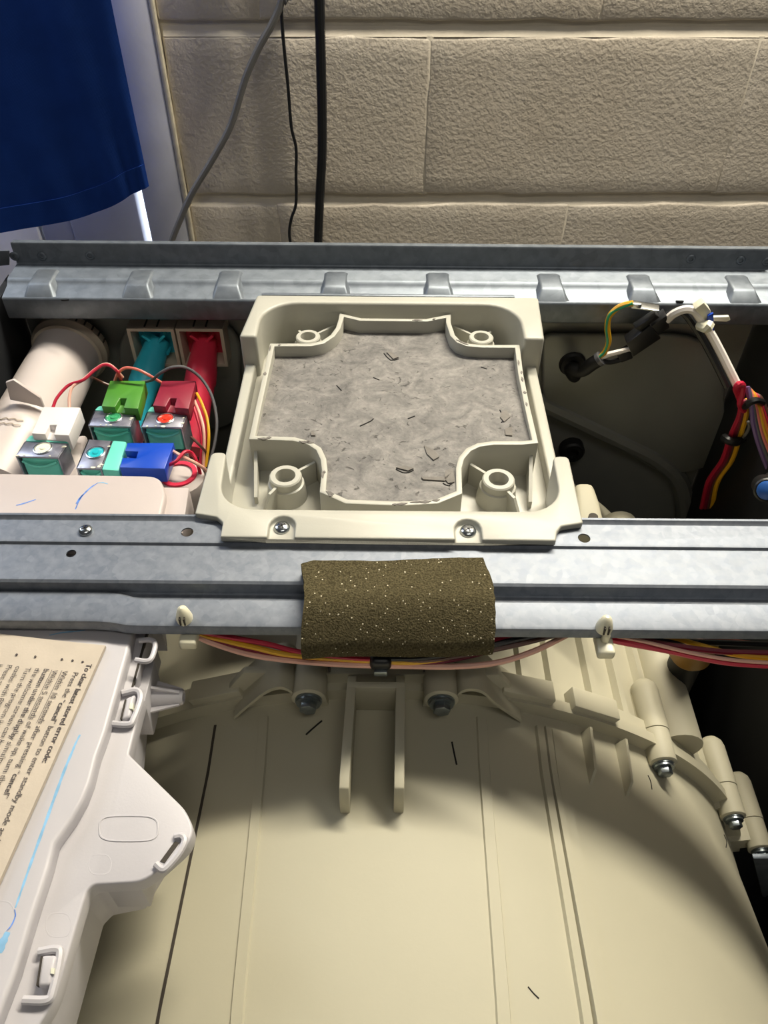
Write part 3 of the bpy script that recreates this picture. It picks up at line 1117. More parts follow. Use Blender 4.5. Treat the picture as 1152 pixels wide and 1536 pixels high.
def ridge(name, pa, pb, w, h, m, y0, y1, R=TR, parent=None):
    ha, hb = tub_hit(pa[0], pa[1], R), tub_hit(pb[0], pb[1], R)
    ha = tub_hit(pa[0], pa[1], R + swell(ha[0].y))
    hb = tub_hit(pb[0], pb[1], R + swell(hb[0].y))
    aa, ab, ya, yb = ha[1], hb[1], ha[0].y, hb[0].y
    sl = (ab - aa) / (yb - ya)
    rws = []
    for k in range(25):
        y = y0 + (y1 - y0) * k / 24
        a = aa + sl * (y - ya)
        hw = w / 2 / R
        sw = swell(y)
        rws.append([cyl(a - hw * 1.3, R + sw - 0.0005, y), cyl(a - hw, R + sw + h, y), cyl(a + hw, R + sw + h, y), cyl(a + hw * 1.3, R + sw - 0.0005, y)])
    return MB().grid(rws).build(name, m, parent or tub, angle=30)


YE = TY - 0.012
ridge('ridge', (392, 1140), (356, 1530), 0.0050, 0.0012, M['tub'], 0.03, YE)
ridge('ridge', (724, 1110), (755, 1530), 0.0055, 0.0012, M['tub'], 0.03, YE)
ridge('ridge', (808, 1090), (873, 1500), 0.0045, 0.0022, M['tub'], 0.03, YE)
ridge('ridge', (818, 1090), (889, 1500), 0.0035, 0.0034, M['tub'], 0.03, YE)
ridge('ridge', (832, 1090), (902, 1500), 0.0060, 0.0018, M['tub'], 0.03, YE)
ridge('seam', (318, 1120), (237, 1530), 0.0014, 0.0004, M['gap'], 0.03, YE)
# rear half ribs seen under the bar
for xa in (775, 815, 868, 905, 938):
    p, a = tub_hit(xa, 960, RR)
    rws = []
    for k in range(2):
        y = TY + 0.014 + k * 0.2
        hw = 0.0025 / RR
        rws.append([cyl(a - hw * 1.4, RR - 0.0005, y), cyl(a - hw, RR + 0.005, y), cyl(a + hw, RR + 0.005, y), cyl(a + hw * 1.4, RR - 0.0005, y)])
    MB().grid(rws).build('ridge', M['tub'], rear, angle=30)
p, a = tub_hit(1000, 1010, RR + 0.01)
MB().tube([cyl(a, RR + 0.004, TY + 0.012), cyl(a, RR + 0.004, TY + 0.22)], 0.016, 20).build('rear_rib_tube', M['tub'], rear)
# small triangular fins on the right front half
for (xa, ya_), (xb, yb_) in (((868, 1075), (886, 1178)), ((918, 1090), (940, 1197))):
    pa, aa = tub_hit(xa, ya_, TR)
    pb, ab = tub_hit(xb, yb_, TR)
    w = 0.0009 / TR
    rws = []
    for dw in (-w, w):
        rws.append([cyl(aa + dw, TR - 0.001, YE + 0.003), cyl(aa + dw, TR + 0.009, YE + 0.003), cyl((aa + ab) / 2 + dw, TR + 0.0065, (pb.y + YE) / 2 - 0.008), cyl(ab + dw, TR - 0.0002, pb.y), cyl(ab + dw, TR - 0.002, pb.y)])
    MB().loft(rws[0], rws[1]).build('fin', M['tub'], tub)

# bosses with hex bolts
bolts = [((463, 1050), 0.052, 0), ((662, 1052), 0.052, 0), ((995, 1147), 0.056, 1), ((1100, 1227), 0.056, 1), ((1141, 1276), 0.056, 1)]
for (bx, by), L, kind in bolts:
    p = V(bx, by, TY - 0.014)
    r = 0.0098 if kind == 0 else 0.0088
    boss = MB().lathe((p.x, p.y, p.z), (0, 1, 0), [(0, r * 0.9), (0.0008, r), (0.022, r)], 28).build('boss', M['tub'], tub, angle=45)
    MB().lathe((p.x, p.y + 0.0225, p.z), (0, 1, 0), [(0, r * 1.04), (L - 0.026, r * 1.04), (L - 0.022, r * 0.95), (L - 0.0185, r * 0.62), (L - 0.018, 0.001)], 28).build('boss_end', M['tub'], boss, angle=60)
    an = math.atan2(p.x - TX, p.z - TZ)
    wb_ = MB().lathe(p + Vector((0, 0.0006, 0)), (0, -1, 0), [(0, r * 0.78), (0.0015, r * 0.78), (0.0016, r * 0.7), (0.0032, r * 0.7)], 24).build('washer', M['bolt'], boss, angle=40)
    hx = []
    h6 = [Vector((p.x + r * 0.52 * math.cos(k * PI / 3 + 0.3), p.y - 0.0024, p.z + r * 0.52 * math.sin(k * PI / 3 + 0.3))) for k in range(6)]
    MB().prism(h6, (0, -0.0045, 0)).build('hex_bolt', M['bolt'], boss, bevel=0.0005, angle=30)
    # web from boss down to the shell
    q = cyl(an, TR - 0.002, p.y)
    tn = Vector((math.cos(an), 0, -math.sin(an)))
    a_ = [p + tn * r * 0.8, p - tn * r * 0.8, q - tn * r * 0.8, q + tn * r * 0.8]
    MB().prism([v + Vector((0, 0.006, 0)) for v in a_], (0, 0.045, 0)).build('boss_web', M['tub'], boss)
# wavy webs beside the two middle bosses
for sgn, pix in ((1, [(682, 1050), (690, 1038), (705, 1033), (725, 1037), (745, 1055), (782, 1080)]), (-1, [(444, 1047), (436, 1036), (420, 1030), (400, 1036), (378, 1052), (350, 1076)])):
    front = [V(x, y, TY - 0.012) for x, y in pix]
    front = smooth_path(front, 4)
    tk = Vector((0, 0, -0.0028))
    secs = []
    for pnt in front:
        secs.append([pnt, pnt + Vector((0, 0.03, 0)), pnt + Vector((0, 0.03, 0)) + tk, pnt + tk])
    mb = MB()
    mb.grid([s + [s[0]] for s in secs])
    mb.f += [(3, 2, 1, 0)]
    mb.build('wave_web', M['tub'], tub, angle=50)
# plate behind the middle bosses
pl = [V(380, 1000, TY + 0.004), V(770, 1000, TY + 0.004), V(800, 1045, TY + 0.004), V(350, 1045, TY + 0.004)]
MB().prism([Vector((-0.080, TY + 0.001, -0.070)), Vector((0.067, TY + 0.001, -0.070)), Vector((0.092, TY + 0.001, -0.11)), Vector((-0.105, TY + 0.001, -0.11))], (0, 0.005, 0)).build('crown_plate', M['tub'], tub, bevel=0.001)
for x in (494, 636):
    p = V(x, 1003, TY - 0.0005)
    MB().box(p, (0.0012, 0.002, 0.004)).build('slit', M['gap'], tub)
# U-shaped double fin
zt = -0.064
for xa, xb in ((527, 516), (601, 599)):
    pa = U(xa, 1030, zt)
    pb = U(xb, 1180, zt)
    rws = []
    for dx in (-0.0026, 0.0026):
        rws.append([Vector((pa.x + dx, TY + 0.002, zt - 0.008)), Vector((pa.x + dx, pa.y, zt)), Vector((pb.x + dx, pb.y + 0.006, zt + 0.0003)), Vector((pb.x + dx, pb.y, zt - 0.0015)), Vector((pb.x + dx, pb.y - 0.0035, zt - 0.008)), Vector((pb.x + dx, pb.y - 0.004, -0.092)), Vector((pa.x + dx, TY + 0.002, -0.092))])
    MB().loft(rws[0], rws[1]).build('upright_fin', M['tub'], tub, bevel=0.0007, seg=2)
pa, pb = U(527, 1030, zt), U(601, 1030, zt)
MB().box(((pa.x + pb.x) / 2, pa.y + 0.0015, zt - 0.012), (pb.x - pa.x + 0.005, 0.004, 0.024)).build('fin_bridge', M['tub'], tub, bevel=0.0007)
# pen marks and stray hairs
for pix in ([(459, 1102), (470, 1092), (483, 1081)], [(678, 1113), (681, 1128), (685, 1147)], [(972, 1163), (976, 1172), (978, 1184)], [(1086, 1252), (1090, 1262), (1089, 1271)], [(792, 1480), (800, 1490), (808, 1498)]):
    sw = swell(tub_hit(pix[1][0], pix[1][1], TR)[0].y)
    pts = [tub_hit(x, y, TR + sw + 0.0002)[0] for x, y in pix]
    pts = [cyl(math.atan2(p_.x - TX, p_.z - TZ), TR + swell(p_.y) + 0.0002, p_.y) for p_ in pts]
    MB().tube(pts, 0.0005 if pix[0][0] < 700 else 0.0003, 5, 3).build('dark_mark', M['hair'], tub)

# ================================================================== DISPENSER HOUSING
ZA, ZB = -0.0185, -0.0265
disp = thing('dispenser_housing', U(60, 1200, -0.09), 'white plastic dispenser housing with clips, reaching under the cross bar', 'dispenser')
flange_px = [(-170, 925), (228, 930), (222, 946), (206, 1016), (200, 1026), (215, 1046), (193, 1131), (278, 1214), (291, 1243), (283, 1266), (240, 1304), (212, 1323), (140, 1327), (130, 1336), (80, 1505), (30, 1580), (-170, 1580)]
fo = rounded(pxo(flange_px, ZB), [0, 0, 0, 0, 0.002, 0.001, 0.001, 0.004, 0.006, 0.004, 0.003, 0.008, 0.003, 0.003, 0.005, 0, 0], 4)
MB().prism(fo, (0, 0, -0.010)).build('cover_flange', M['white'], disp, bevel=0.0011, seg=3)
pan_px = [(-170, 925), (200, 930), (199, 946), (193, 977), (159, 1097), (146, 1133), (136, 1172), (126, 1197), (111, 1224), (83, 1263), (74, 1300), (50, 1372), (25, 1455), (-10, 1545), (-25, 1580), (-170, 1580)]
MB().prism(pxo(pan_px, ZA), (0, 0, -0.009)).build('cover_panel', M['white'], disp, bevel=0.0022, seg=4)
body_px = [(-170, 925), (222, 930), (218, 946), (200, 1022), (188, 1130), (235, 1190), (225, 1260), (190, 1315), (137, 1325), (122, 1340), (72, 1508), (30, 1580), (-170, 1580)]
MB().prism(pxo(body_px, ZB - 0.009), (0, 0, -0.040)).build('body', M['white'], disp, bevel=0.001)
MB().slab([(152, 1290), (216, 1290), (206, 1323), (152, 1324)], ZB - 0.008, 0.030).build('body_lug', M['white'], disp, bevel=0.001)


def loop(pix, z, r, name='clip_loop'):
    return MB().tube([U(x, y, z) for x, y in pix], r, 8, 4).build(name, M['white'], disp)


loop([(209, 961), (226, 960), (233, 967), (228, 986), (220, 992), (203, 990)], ZA + 0.0005, 0.0014)
loop([(183, 1040), (205, 1036), (211, 1048), (200, 1080), (192, 1087), (163, 1085)], ZB + 0.002, 0.0017)
loop([(58, 1428), (84, 1424), (90, 1434), (79, 1486), (70, 1500), (35, 1500)], ZB + 0.002, 0.0017)
loop([(262, 1255), (272, 1254), (277, 1262), (268, 1280), (251, 1300), (243, 1304), (234, 1296)], ZB + 0.0008, 0.0016)
MB().slab([(262, 1262), (269, 1264), (247, 1294), (240, 1292)], ZB + 0.0004, 0.0012).build('clip_slot', M['gap'], disp)
# latches inside the loops
for q in ([(188, 1047), (203, 1040), (195, 1075), (181, 1080)], [(62, 1432), (86, 1432), (75, 1478), (55, 1480)]):
    lo = MB().slab(q, ZB + 0.004, 0.006).build('latch', M['white'], disp, bevel=0.0014, seg=3)
    a, b = q[0], q[3]
    mid = [(a[0] - 1, a[1] + 2), (a[0] + 1, a[1] + 2), (b[0] + 1, b[1] - 2), (b[0] - 1, b[1] - 2)]
    MB().slab(mid, ZB + 0.0046, 0.003).build('latch_gap', M['gap'], lo)
    c = ((q[1][0] + q[2][0]) / 2, (q[1][1] + q[2][1]) / 2)
    MB().slab([(c[0] - 4, c[1] - 3), (c[0] + 1, c[1] - 3), (c[0], c[1] + 6), (c[0] - 5, c[1] + 5)], ZB + 0.0044, 0.003).build('latch_notch', M['cream'], lo)
# raised ovals and circles moulded in the flange
def oval(cx, cy, rx, ry, z, r, skew=0.0):
    pts = []
    N = 28
    for k in range(N + 1):
        a = 2 * PI * k / N
        x_, y_ = math.cos(a), math.sin(a)
        e = 0.55
        x_ = math.copysign(abs(x_) ** e, x_)
        y_ = math.copysign(abs(y_) ** (e if skew else 1), y_)
        pts.append(U(cx + rx * x_, cy + ry * y_, z))
    return MB().tube(pts, r, 6, 1).build('moulded_ring', M['white'], disp)


oval(193, 1243, 44, 19, ZB - 0.0001, 0.0005, 1)
oval(150, 1297, 17, 15, ZB - 0.0003, 0.0004)
oval(88, 1388, 19, 18, ZB - 0.0003, 0.0004)
oval(2, 1376, 20, 24, ZA - 0.0003, 0.0004)
# cone stub
c0 = U(236, 1050, -0.050)
MB().prism([Vector((c0.x - 0.012, y, z)) for y, z in ((c0.y + 0.014, -0.034), (c0.y - 0.011, -0.034), (c0.y - 0.014, -0.062), (c0.y + 0.012, -0.062))], (0.011, 0, 0)).build('stub_base', M['white'], disp, bevel=0.001)
stub = MB().lathe((c0.x - 0.002, c0.y, -0.047), (1, 0, 0), [(0, 0.0065), (0.0155, 0.0042), (0.0165, 0.0036), (0.0165, 0.0022), (0.012, 0.002)], 20).build('cone_stub', M['white'], disp)
for an in (0, PI / 2):
    d = Vector((0, math.cos(an), math.sin(an)))
    q = Vector((c0.x - 0.002, c0.y, -0.047))
    e = Vector((0, -math.sin(an), math.cos(an))) * 0.0007
    P = [q + d * 0.0098, q + Vector((0.015, 0, 0)) + d * 0.0050, q + Vector((0.015, 0, 0)) - d * 0.0050, q - d * 0.0098]
    MB().loft([v + e for v in P], [v - e for v in P]).build('stub_fin', M['white'], stub)
# dark parting gap beside the upper loop
MB().slab([(219, 948), (222, 948), (200, 1030), (197, 1030)], ZB + 0.0004, 0.002).build('parting_gap', M['gap'], disp)
# rear cover behind the bar
ZL = -0.012
rear_px = [(-170, 706), (240, 713), (249, 740), (236, 800), (-170, 800)]
ro = rounded(pxo(rear_px, ZL), [0, 0.012, 0.004, 0, 0], 6)
MB().prism(ro, (0, 0, -0.020)).build('rear_cover', M['whitep'], disp, bevel=0.002, seg=3)
MB().slab([(240, 730), (284, 731), (274, 800), (228, 800)], ZL - 0.005, 0.020).build('rear_step', M['whitep'], disp, bevel=0.0012)
MB().prism(pxo([(-170, 715), (236, 720), (240, 745), (232, 800), (-170, 800)], ZL - 0.018), (0, 0, -0.05)).build('rear_body', M['white'], disp)
MB().slab([(-170, 795), (226, 800), (236, 928), (-170, 924)], ZA - 0.012, 0.03).build('body_bridge', M['white'], disp)


def pen(pix, w, z, m, name='pen_line'):
    pts = smooth_path([U(x, y, z) for x, y in pix], 5)
    top = []
    L, R = [], []
    N = len(pts)
    for i in range(N):
        d = (pts[min(i + 1, N - 1)] - pts[max(i - 1, 0)]).normalized()
        nn = Vector((-d.y, d.x, 0))
        ww = w * (0.55 + 0.45 * math.sin(PI * min(1, max(0.08, i / (N - 1)))) + 0.15 * math.sin(i * 1.7))
        L.append(pts[i] + nn * ww / 2)
        R.append(pts[i] - nn * ww / 2)
    MB().grid([L, R]).build(name, m, disp)


pen([(120, 1102), (113, 1116), (109, 1126), (98, 1152), (84, 1190), (66, 1240), (48, 1290), (34, 1330), (23, 1362)], 0.0013, ZA + 0.0001, M['pen'])
pen([(12, 1398), (5, 1412), (0, 1430)], 0.003, ZA + 0.0001, M['pen'])
pen([(74, 953), (92, 949), (112, 947), (128, 945)], 0.0008, ZA + 0.0001, M['pen'])
pen([(22, 1364), (23, 1374), (17, 1388), (10, 1396)], 0.0005, ZA + 0.0003, M['pend'])
pen([(24, 758), (36, 755), (54, 749)], 0.0009, ZL + 0.0001, M['pend'])
pen([(113, 764), (121, 747), (134, 733), (147, 724)], 0.0010, ZL + 0.0001, M['pend'])
pen([(114, 756), (119, 748), (125, 741)], 0.0010, ZL + 0.0001, M['pend'])
pen([(147, 724), (155, 724), (162, 726)], 0.0008, ZL + 0.0001, M['pen'])

# ================================================================== INSTRUCTION SHEET
ZP = ZA + 0.0030
A, B, C_ = U(158, 968, ZP), U(-10, 1342, ZP), U(-10, 949, ZP)
e1 = (B - A).normalized()                 # reading direction
e2 = Vector((-e1.y, e1.x, 0))
if e2.x < 0:
    e2 = -e2                              # letters' up: towards the right edge
left = (C_ - A)
wsheet = 0.20
D = A + left.normalized() * wsheet
Eb = B + e1 * 0.03
sheet_o = [A, Eb, Eb + left.normalized() * wsheet, D]
sheet = thing('instruction_sheet', U(60, 1080, ZA), 'aged cream printed instruction sheet lying on the white dispenser housing', 'paper')
rows = []
for i in range(9):
    row = []
    for j in range(9):
        a = sheet_o[0].lerp(sheet_o[1], i / 8)
        b = sheet_o[3].lerp(sheet_o[2], i / 8)
        p = a.lerp(b, j / 8)
        p.z = ZP - 0.0004 + 0.0004 * (j == 0)
        row.append(p)
    rows.append(row)
MB().grid(rows).build('sheet', M['paper'], sheet, solid=0.0022, offset=-1)
for o in sheet.children:
    if max(v.co.z for v in o.data.vertices) > ZP + 0.0006:
        for v in o.data.vertices:
            v.co.z -= 0.0022


def text_line(txt, start, size, bold=False, under=None, name='lettering'):
    cu = bpy.data.curves.new(name, 'FONT')
    cu.body = txt
    cu.size = size
    cu.space_character = 1.02
    cu.offset = size * (0.015 if bold else 0.0)
    cu.resolution_u = 3
    o = bpy.data.objects.new(name, cu)
    col.objects.link(o)
    dg = bpy.context.evaluated_depsgraph_get()
    dg.update()
    me = bpy.data.meshes.new_from_object(o.evaluated_get(dg))
    bpy.data.objects.remove(o)
    base = Vector(start)
    base.z = ZP + 0.00025
    wdt = max(v.co.x for v in me.vertices)
    for v in me.vertices:
        p = base + e1 * v.co.x + e2 * v.co.y
        v.co = p
    me.materials.clear()
    me.materials.append(M['ink'])
    ob = bpy.data.objects.new(name, me)
    col.objects.link(ob)
    ob.parent = sheet
    ob.matrix_parent_inverse = sheet.matrix_world.inverted()
    return wdt


h0 = U(131, 996, ZP)
h1 = U(69, 1144, ZP)
hl = (h1 - h0).length
cu = bpy.data.curves.new('m', 'FONT')
cu.body = 'To clear latest stored error code:'
cu.size = 1
cu.space_character = 1.02
tmp = bpy.data.objects.new('m', cu)
col.objects.link(tmp)
bpy.context.view_layer.update()
SZ = hl / tmp.dimensions.x
bpy.data.objects.remove(tmp)
lines = [((131, 996), [('To clear latest stored error code:', 1, 0)], None),
         ((111, 1008), [('Press the \u201c', 0, 0), ('cancel', 1, 0), ('\u201d button to enter standby mode and', 0, 0)], (124, 993)),
         ((95, 1006), [('Within 10 seconds', 0, 1), (' after pressing \u201c', 0, 0), ('cancel', 1, 0), ('\u201d', 0, 0)], (109, 991)),
         ((80, 1005), [('Within 5 seconds', 0, 1), (' of wake up, turn the sel   pre', 0, 0)], (93, 989)),
         ((67, 1003), [('button under the display', 1, 0), (' simulta', 0, 0)], None),
         ((54, 1002), [('the welcome screen can be k', 0, 0)], None),
         ((40, 1001), [('Turn the program kno', 0, 0)], (53, 985)),
         ((25, 999), [('codes with E00', 0, 0)], None),
         ((12, 997), [('Press and', 0, 0)], (25, 982)),
         ((-2, 996), [('be', 0, 0)], None)]
for st, runs, bullet in lines:
    p = U(st[0], st[1], ZP)
    for txt, bold, under in runs:
        w = text_line(txt, p, SZ, bold)
        adv = w
        if txt.endswith(' \u201c'):
            adv += SZ * 0.03
        if under:
            q0, q1 = p - e2 * SZ * 0.16, p + e1 * w - e2 * SZ * 0.16
            t = e2 * SZ * 0.03
            MB().add([v + Vector((0, 0, 0.0002)) for v in (q0 - t, q1 - t, q1 + t, q0 + t)], [(0, 1, 2, 3)]).build('underline', M['ink'], sheet)
        p = p + e1 * (adv + SZ * 0.05)
    if bullet:
        b = U(bullet[0], bullet[1], ZP)
        MB().lathe(b + Vector((0, 0, -0.0001)), (0, 0, 1), [(0, SZ * 0.15), (0.00035, SZ * 0.15)], 12).build('bullet', M['ink'], sheet)

# ================================================================== HOSES, VALVES
# wide white vent pipe
pa, pb = Vector((-0.2645, YP - 0.002, -0.0600)), Vector((-0.269, 0.40, -0.0635))
pipe = thing('vent_pipe', pb - Vector((0, 0, 0.027)), 'wide pinkish white plastic pipe running back beside the valves', 'pipe')
ax = (pb - pa).normalized()
MB().lathe(pa, ax, [(0, 0.0265), (0.02, 0.0265), (0.022, 0.0262), (0.105, 0.0268), (0.107, 0.0276), (0.111, 0.0276), (0.113, 0.0268), (0.122, 0.0268), (0.124, 0.0276), (0.128, 0.0276), (0.13, 0.0268), (0.18, 0.0268)], 48).build('pipe_body', M['whiteb'], pipe, angle=40)
MB().lathe(pa, ax, [(0, 0.0285), (0.003, 0.0310), (0.010, 0.0310), (0.012, 0.0290), (0.016, 0.0285), (0.017, 0.0266)], 48).build('collar', M['beige'], pipe, angle=40)
for k in range(6):
    a = 0.2 + k * 0.22
    c = pa + ax * 0.007 + Vector((math.sin(a) * 0.0312, 0, math.cos(a) * 0.0312))
    MB().box(c, (0.001, 0.006, 0.001)).build('collar_notch', M['gap'], pipe)
fp = [V(8, 574, 0.462), V(20, 570, 0.462), V(60, 597, 0.462), V(66, 612, 0.462), V(40, 605, 0.462), V(15, 600, 0.462)]
MB().prism(fp, (0, 0.0025, 0)).build('pipe_fin', M['whiteb'], pipe, bevel=0.0006)
for y_, dz in ((0.4455, 0), (0.4400, 0)):
    pts = []
    for k in range(14):
        a = -0.5 + 0.9 * k / 13
        rr = 0.0275 + 0.0002 * math.sin(k * 2.3)
        pts.append(Vector((-0.2672 + rr * math.sin(a), y_ + 0.0008 * math.sin(k * 2.1), -0.0625 + rr * math.cos(a))))
    MB().tube(pts, 0.0004, 5, 2).build('embossed_mark', M['beige'], pipe)

# water inlets with square collars
for nm, px0, end, zc, m, lab in (('inlet_pipe', (232, 520), (188, 655), 0, M['bluepipe'], 'turquoise cold water inlet pipe at the rear panel'),
                                 ('inlet_pipe', (304, 520), (283, 690), 0, M['redpipe'], 'red hot water inlet pipe at the rear panel')):
    a = V(px0[0], px0[1], YP - 0.02)
    b = U(end[0], end[1], -0.092)
    t = thing(nm, Vector((b.x, b.y, b.z - 0.014)), lab, 'pipe', 'water inlet pipes')
    d = (b - a).normalized()
    L = (b - a).length
    MB().lathe(a + Vector((0, 0.012, -0.002)), d, [(0, 0.0095), (0.012, 0.0105), (0.028, 0.0125), (0.040, 0.0128), (0.042, 0.0118), (0.052, 0.0116), (0.054, 0.0108), (L, 0.0108)], 28).build('pipe_body', m, t, angle=40)
    sz = 0.0190
    sq = lambda r, y: [Vector((a.x - r, y, a.z - r * 0.95)), Vector((a.x + r, y, a.z - r * 0.95)), Vector((a.x + r, y, a.z + r * 0.95)), Vector((a.x - r, y, a.z + r * 0.95))]
    col_ = MB()
    o_, i_ = sq(sz, YP - 0.022), sq(sz * 0.86, YP - 0.022)
    o2_, i2_ = sq(sz * 1.02, YP + 0.0015), sq(sz * 0.8, YP - 0.006)
    for k in range(4):
        j = (k + 1) % 4
        col_.add([o_[k], o_[j], i_[j], i_[k]], [(0, 1, 2, 3)])
        col_.add([o_[k], o_[j], o2_[j], o2_[k]], [(0, 1, 2, 3)])
        col_.add([i_[k], i_[j], i2_[j], i2_[k]], [(0, 1, 2, 3)])
    col_.build('square_collar', M['beige'], t)
    MB().add(sq(sz * 0.82, YP - 0.0065), [(0, 1, 2, 3)]).build('collar_insert', m, t)
    for s_ in (-1, 1):
        MB().box((a.x + s_ * 0.005, YP - 0.012, a.z + sz * 0.95), (0.0012, 0.014, 0.0012)).build('collar_groove', M['gap'], t)
    for k in range(4):
        an = k * PI / 2 + PI / 4
        MB().box((a.x + 0.008 * math.cos(an), YP - 0.012, a.z + 0.008 * math.sin(an)), (0.002, 0.012, 0.010), m=Matrix.Rotation(-an + PI / 2, 3, 'Y')).build('inner_vane', m, t)


def quad(pix, z):
    return [U(x, y, z) for x, y in pix]


def valve(name, plate, z, strip, plunger, lab, front_h=0.024):
    P = quad(plate, z)                       # TL TR BR BL
    c = (P[0] + P[1] + P[2] + P[3]) / 4
    t = thing(name, Vector((c.x, c.y, z - 0.05)), lab, 'valve', 'solenoid water valves')
    ex, ey = (P[1] - P[0]).normalized(), None
    br = MB()
    br.prism(P, (0, 0, -0.0016))
    for a, b in ((P[0], P[3]), (P[1], P[2])):
        n_ = ((P[1] - P[0]).normalized()) * (0.0012 if a is P[0] else -0.0012)
        br.loft([a, b, b - Vector((0, 0, front_h)), a - Vector((0, 0, front_h))], [a + n_, b + n_, b + n_ - Vector((0, 0, front_h)), a + n_ - Vector((0, 0, front_h))])
    br.prism([p - Vector((0, 0, front_h)) for p in P], (0, 0, -0.0014))
    br.build('bracket', M['plate'], t, bevel=0.0003)
    I = [c + (p - c) * 0.86 - Vector((0, 0, 0.0022)) for p in P]
    MB().prism(I, (0, 0, -(front_h - 0.004))).build('coil', M['teal'], t, bevel=0.002, seg=3)
    # curved lip on the coil front
    f0, f1 = I[3] + (I[2] - I[3]) * 0.04, I[3] + (I[2] - I[3]) * 0.96
    out_ = (P[3] - P[0]).normalized()
    pts = [f0.lerp(f1, k / 8) + out_ * (0.0028 * math.sin(PI * k / 8)) - Vector((0, 0, 0.0030 + 0.002 * math.sin(PI * k / 8))) for k in range(9)]
    MB().tube(pts, 0.0012, 6, 1).build('coil_lip', M['teal'], t)
    S = quad(strip, z + 0.0004)
    MB().prism(S, (0, 0, -0.010)).build('coil_end', M['teal'], t, bevel=0.0012, seg=2)
    cc = c + Vector((0.0005, 0.001, 0))
    MB().lathe(cc, (0, 0, 1), [(-0.001, 0.0064), (0.0006, 0.0064), (0.0009, 0.0058), (0.0009, 0.0054), (0, 0.0050)], 28).build('hole_ring', M['steel'], t)
    MB().lathe(cc, (0, 0, 1), [(-0.001, 0.0050), (0.0003, 0.0050), (0.0006, 0.0042), (0.0003, 0.0034), (0.0003, 0.0022), (0.0010, 0.0016), (0.0011, 0.0003)], 24).build('plunger', plunger, t)
    # paint flakes at the plate edge
    rn = random.Random(int(c.x * 9999))
    for k in range(5):
        q = P[3].lerp(P[2], rn.random()) if k < 3 else P[1].lerp(P[2], rn.random())
        q = c + (q - c) * rn.uniform(0.86, 0.95)
        r_ = rn.uniform(0.0008, 0.002)
        MB().prism([q + Vector((r_ * rn.uniform(.6, 1.2) * math.cos(j * PI / 3), r_ * rn.uniform(.3, .7) * math.sin(j * PI / 3), 0.0003)) for j in range(6)], (0, 0, -0.0004)).build('paint_fleck', M['cream'], t)
    MB().lathe((c.x, c.y, z - front_h - 0.001), (0, 0, -1), [(0, 0.011), (0.025, 0.011)], 20).build('valve_stem', M['whiteb'], t)
    return t


ZV = -0.030
valve('solenoid_valve', [(141, 616), (205, 618), (196, 640), (132, 638)], ZV, [(148, 608), (204, 610), (205, 617), (141, 615)], M['greend'], 'teal solenoid valve with green plunger, in front of the green plug')
valve('solenoid_valve', [(220, 618), (282, 620), (273, 641), (211, 640)], ZV, [(226, 609), (280, 611), (282, 619), (220, 617)], M['redd'], 'teal solenoid valve with red plunger, in front of the maroon plug')
valve('solenoid_valve', [(37, 662), (102, 665), (88, 686), (23, 684)], ZV, [(45, 652), (100, 655), (102, 664), (37, 661)], M['cream'], 'teal solenoid valve with cream plunger, in front of the white plug')
valve('solenoid_valve', [(132, 659), (169, 661), (152, 703), (114, 702)], ZV, [(169, 660), (190, 662), (178, 706), (152, 704)], M['cyan'], 'teal solenoid valve with cyan plunger, left of the blue plug')


def plug(quad_px, z, m, slot, lab, t_=0.011, back=None):
    P = quad(quad_px, z)
    c = (P[0] + P[1] + P[2] + P[3]) / 4
    t = thing('plug_connector', Vector((c.x, c.y, z - t_)), lab, 'connector', 'plug connectors on the valves')
    S = quad(slot, z + 0.004)
    S = [Vector((p.x, p.y, z + 0.004)) for p in quad(slot, z)]
    MB().prism(P, (0, 0, -t_)).build('housing', m, t, bevel=0.0006, cuts=[MB().prism(S, (0, 0, -0.009))])
    b0, b1 = P[0], P[1]
    return t


plug([(165, 571), (218, 571), (207, 613), (152, 609)], -0.024, M['green'], [(180, 597), (190, 597), (185, 612), (172, 611)], 'green plug connector on the valve beside the white pipe')
plug([(243, 571), (294, 571), (283, 613), (229, 608)], -0.024, M['maroon'], [(255, 597), (265, 597), (261, 612), (248, 611)], 'maroon red plug connector lying before the red pipe')
plug([(65, 610), (121, 611), (103, 653), (47, 650)], -0.024, M['plugw'], [(74, 637), (85, 637), (80, 654), (67, 653)], 'white plug connector over the wide pale pipe', 0.013)
plug([(191, 664), (261, 664), (247, 703), (179, 701)], -0.026, M['blue'], [(180, 676), (207, 677), (204, 687), (178, 686)], 'blue plug connector lying sideways on the frontmost valve', 0.012)
# white cup with a red ring below the blue plug
p = U(268, 712, -0.045)
cup = thing('valve_cup', Vector((p.x, p.y, -0.095)), 'white plastic cup with a red ring under the blue plug', 'cup')
MB().lathe((p.x, p.y, -0.095), (0, 0, 1), [(0, 0.016), (0.04, 0.0175), (0.047, 0.0165), (0.05, 0.013)], 28).build('cup_body', M['whiteb'], cup)
MB().lathe((p.x, p.y, -0.0455), (0, 0, 1), [(0, 0.0125), (0.002, 0.0125), (0.002, 0.0095), (0.0, 0.0095)], 28, closed=False).build('red_ring', M['redpipe'], cup)
# white web block between the valves
tag(MB().slab([(103, 655), (130, 650), (118, 720), (96, 718)], -0.050, 0.045).build('valve_manifold', M['whiteb'], None, bevel=0.003, seg=3), 'pale plastic manifold block between the front two valves', 'manifold')


def wire(name, pts, r, m, lab, group=None, cat='wire'):
    return tag(MB().tube(pts, r, 8, 6).build(name, m), lab, cat, group)


def wpx(name, pix, z, r, m, lab, group=None):
    pts = []
    for q in pix:
        pts.append(U(q[0], q[1], q[2] if len(q) > 2 else z))
    return wire(name, pts, r, m, lab, group)


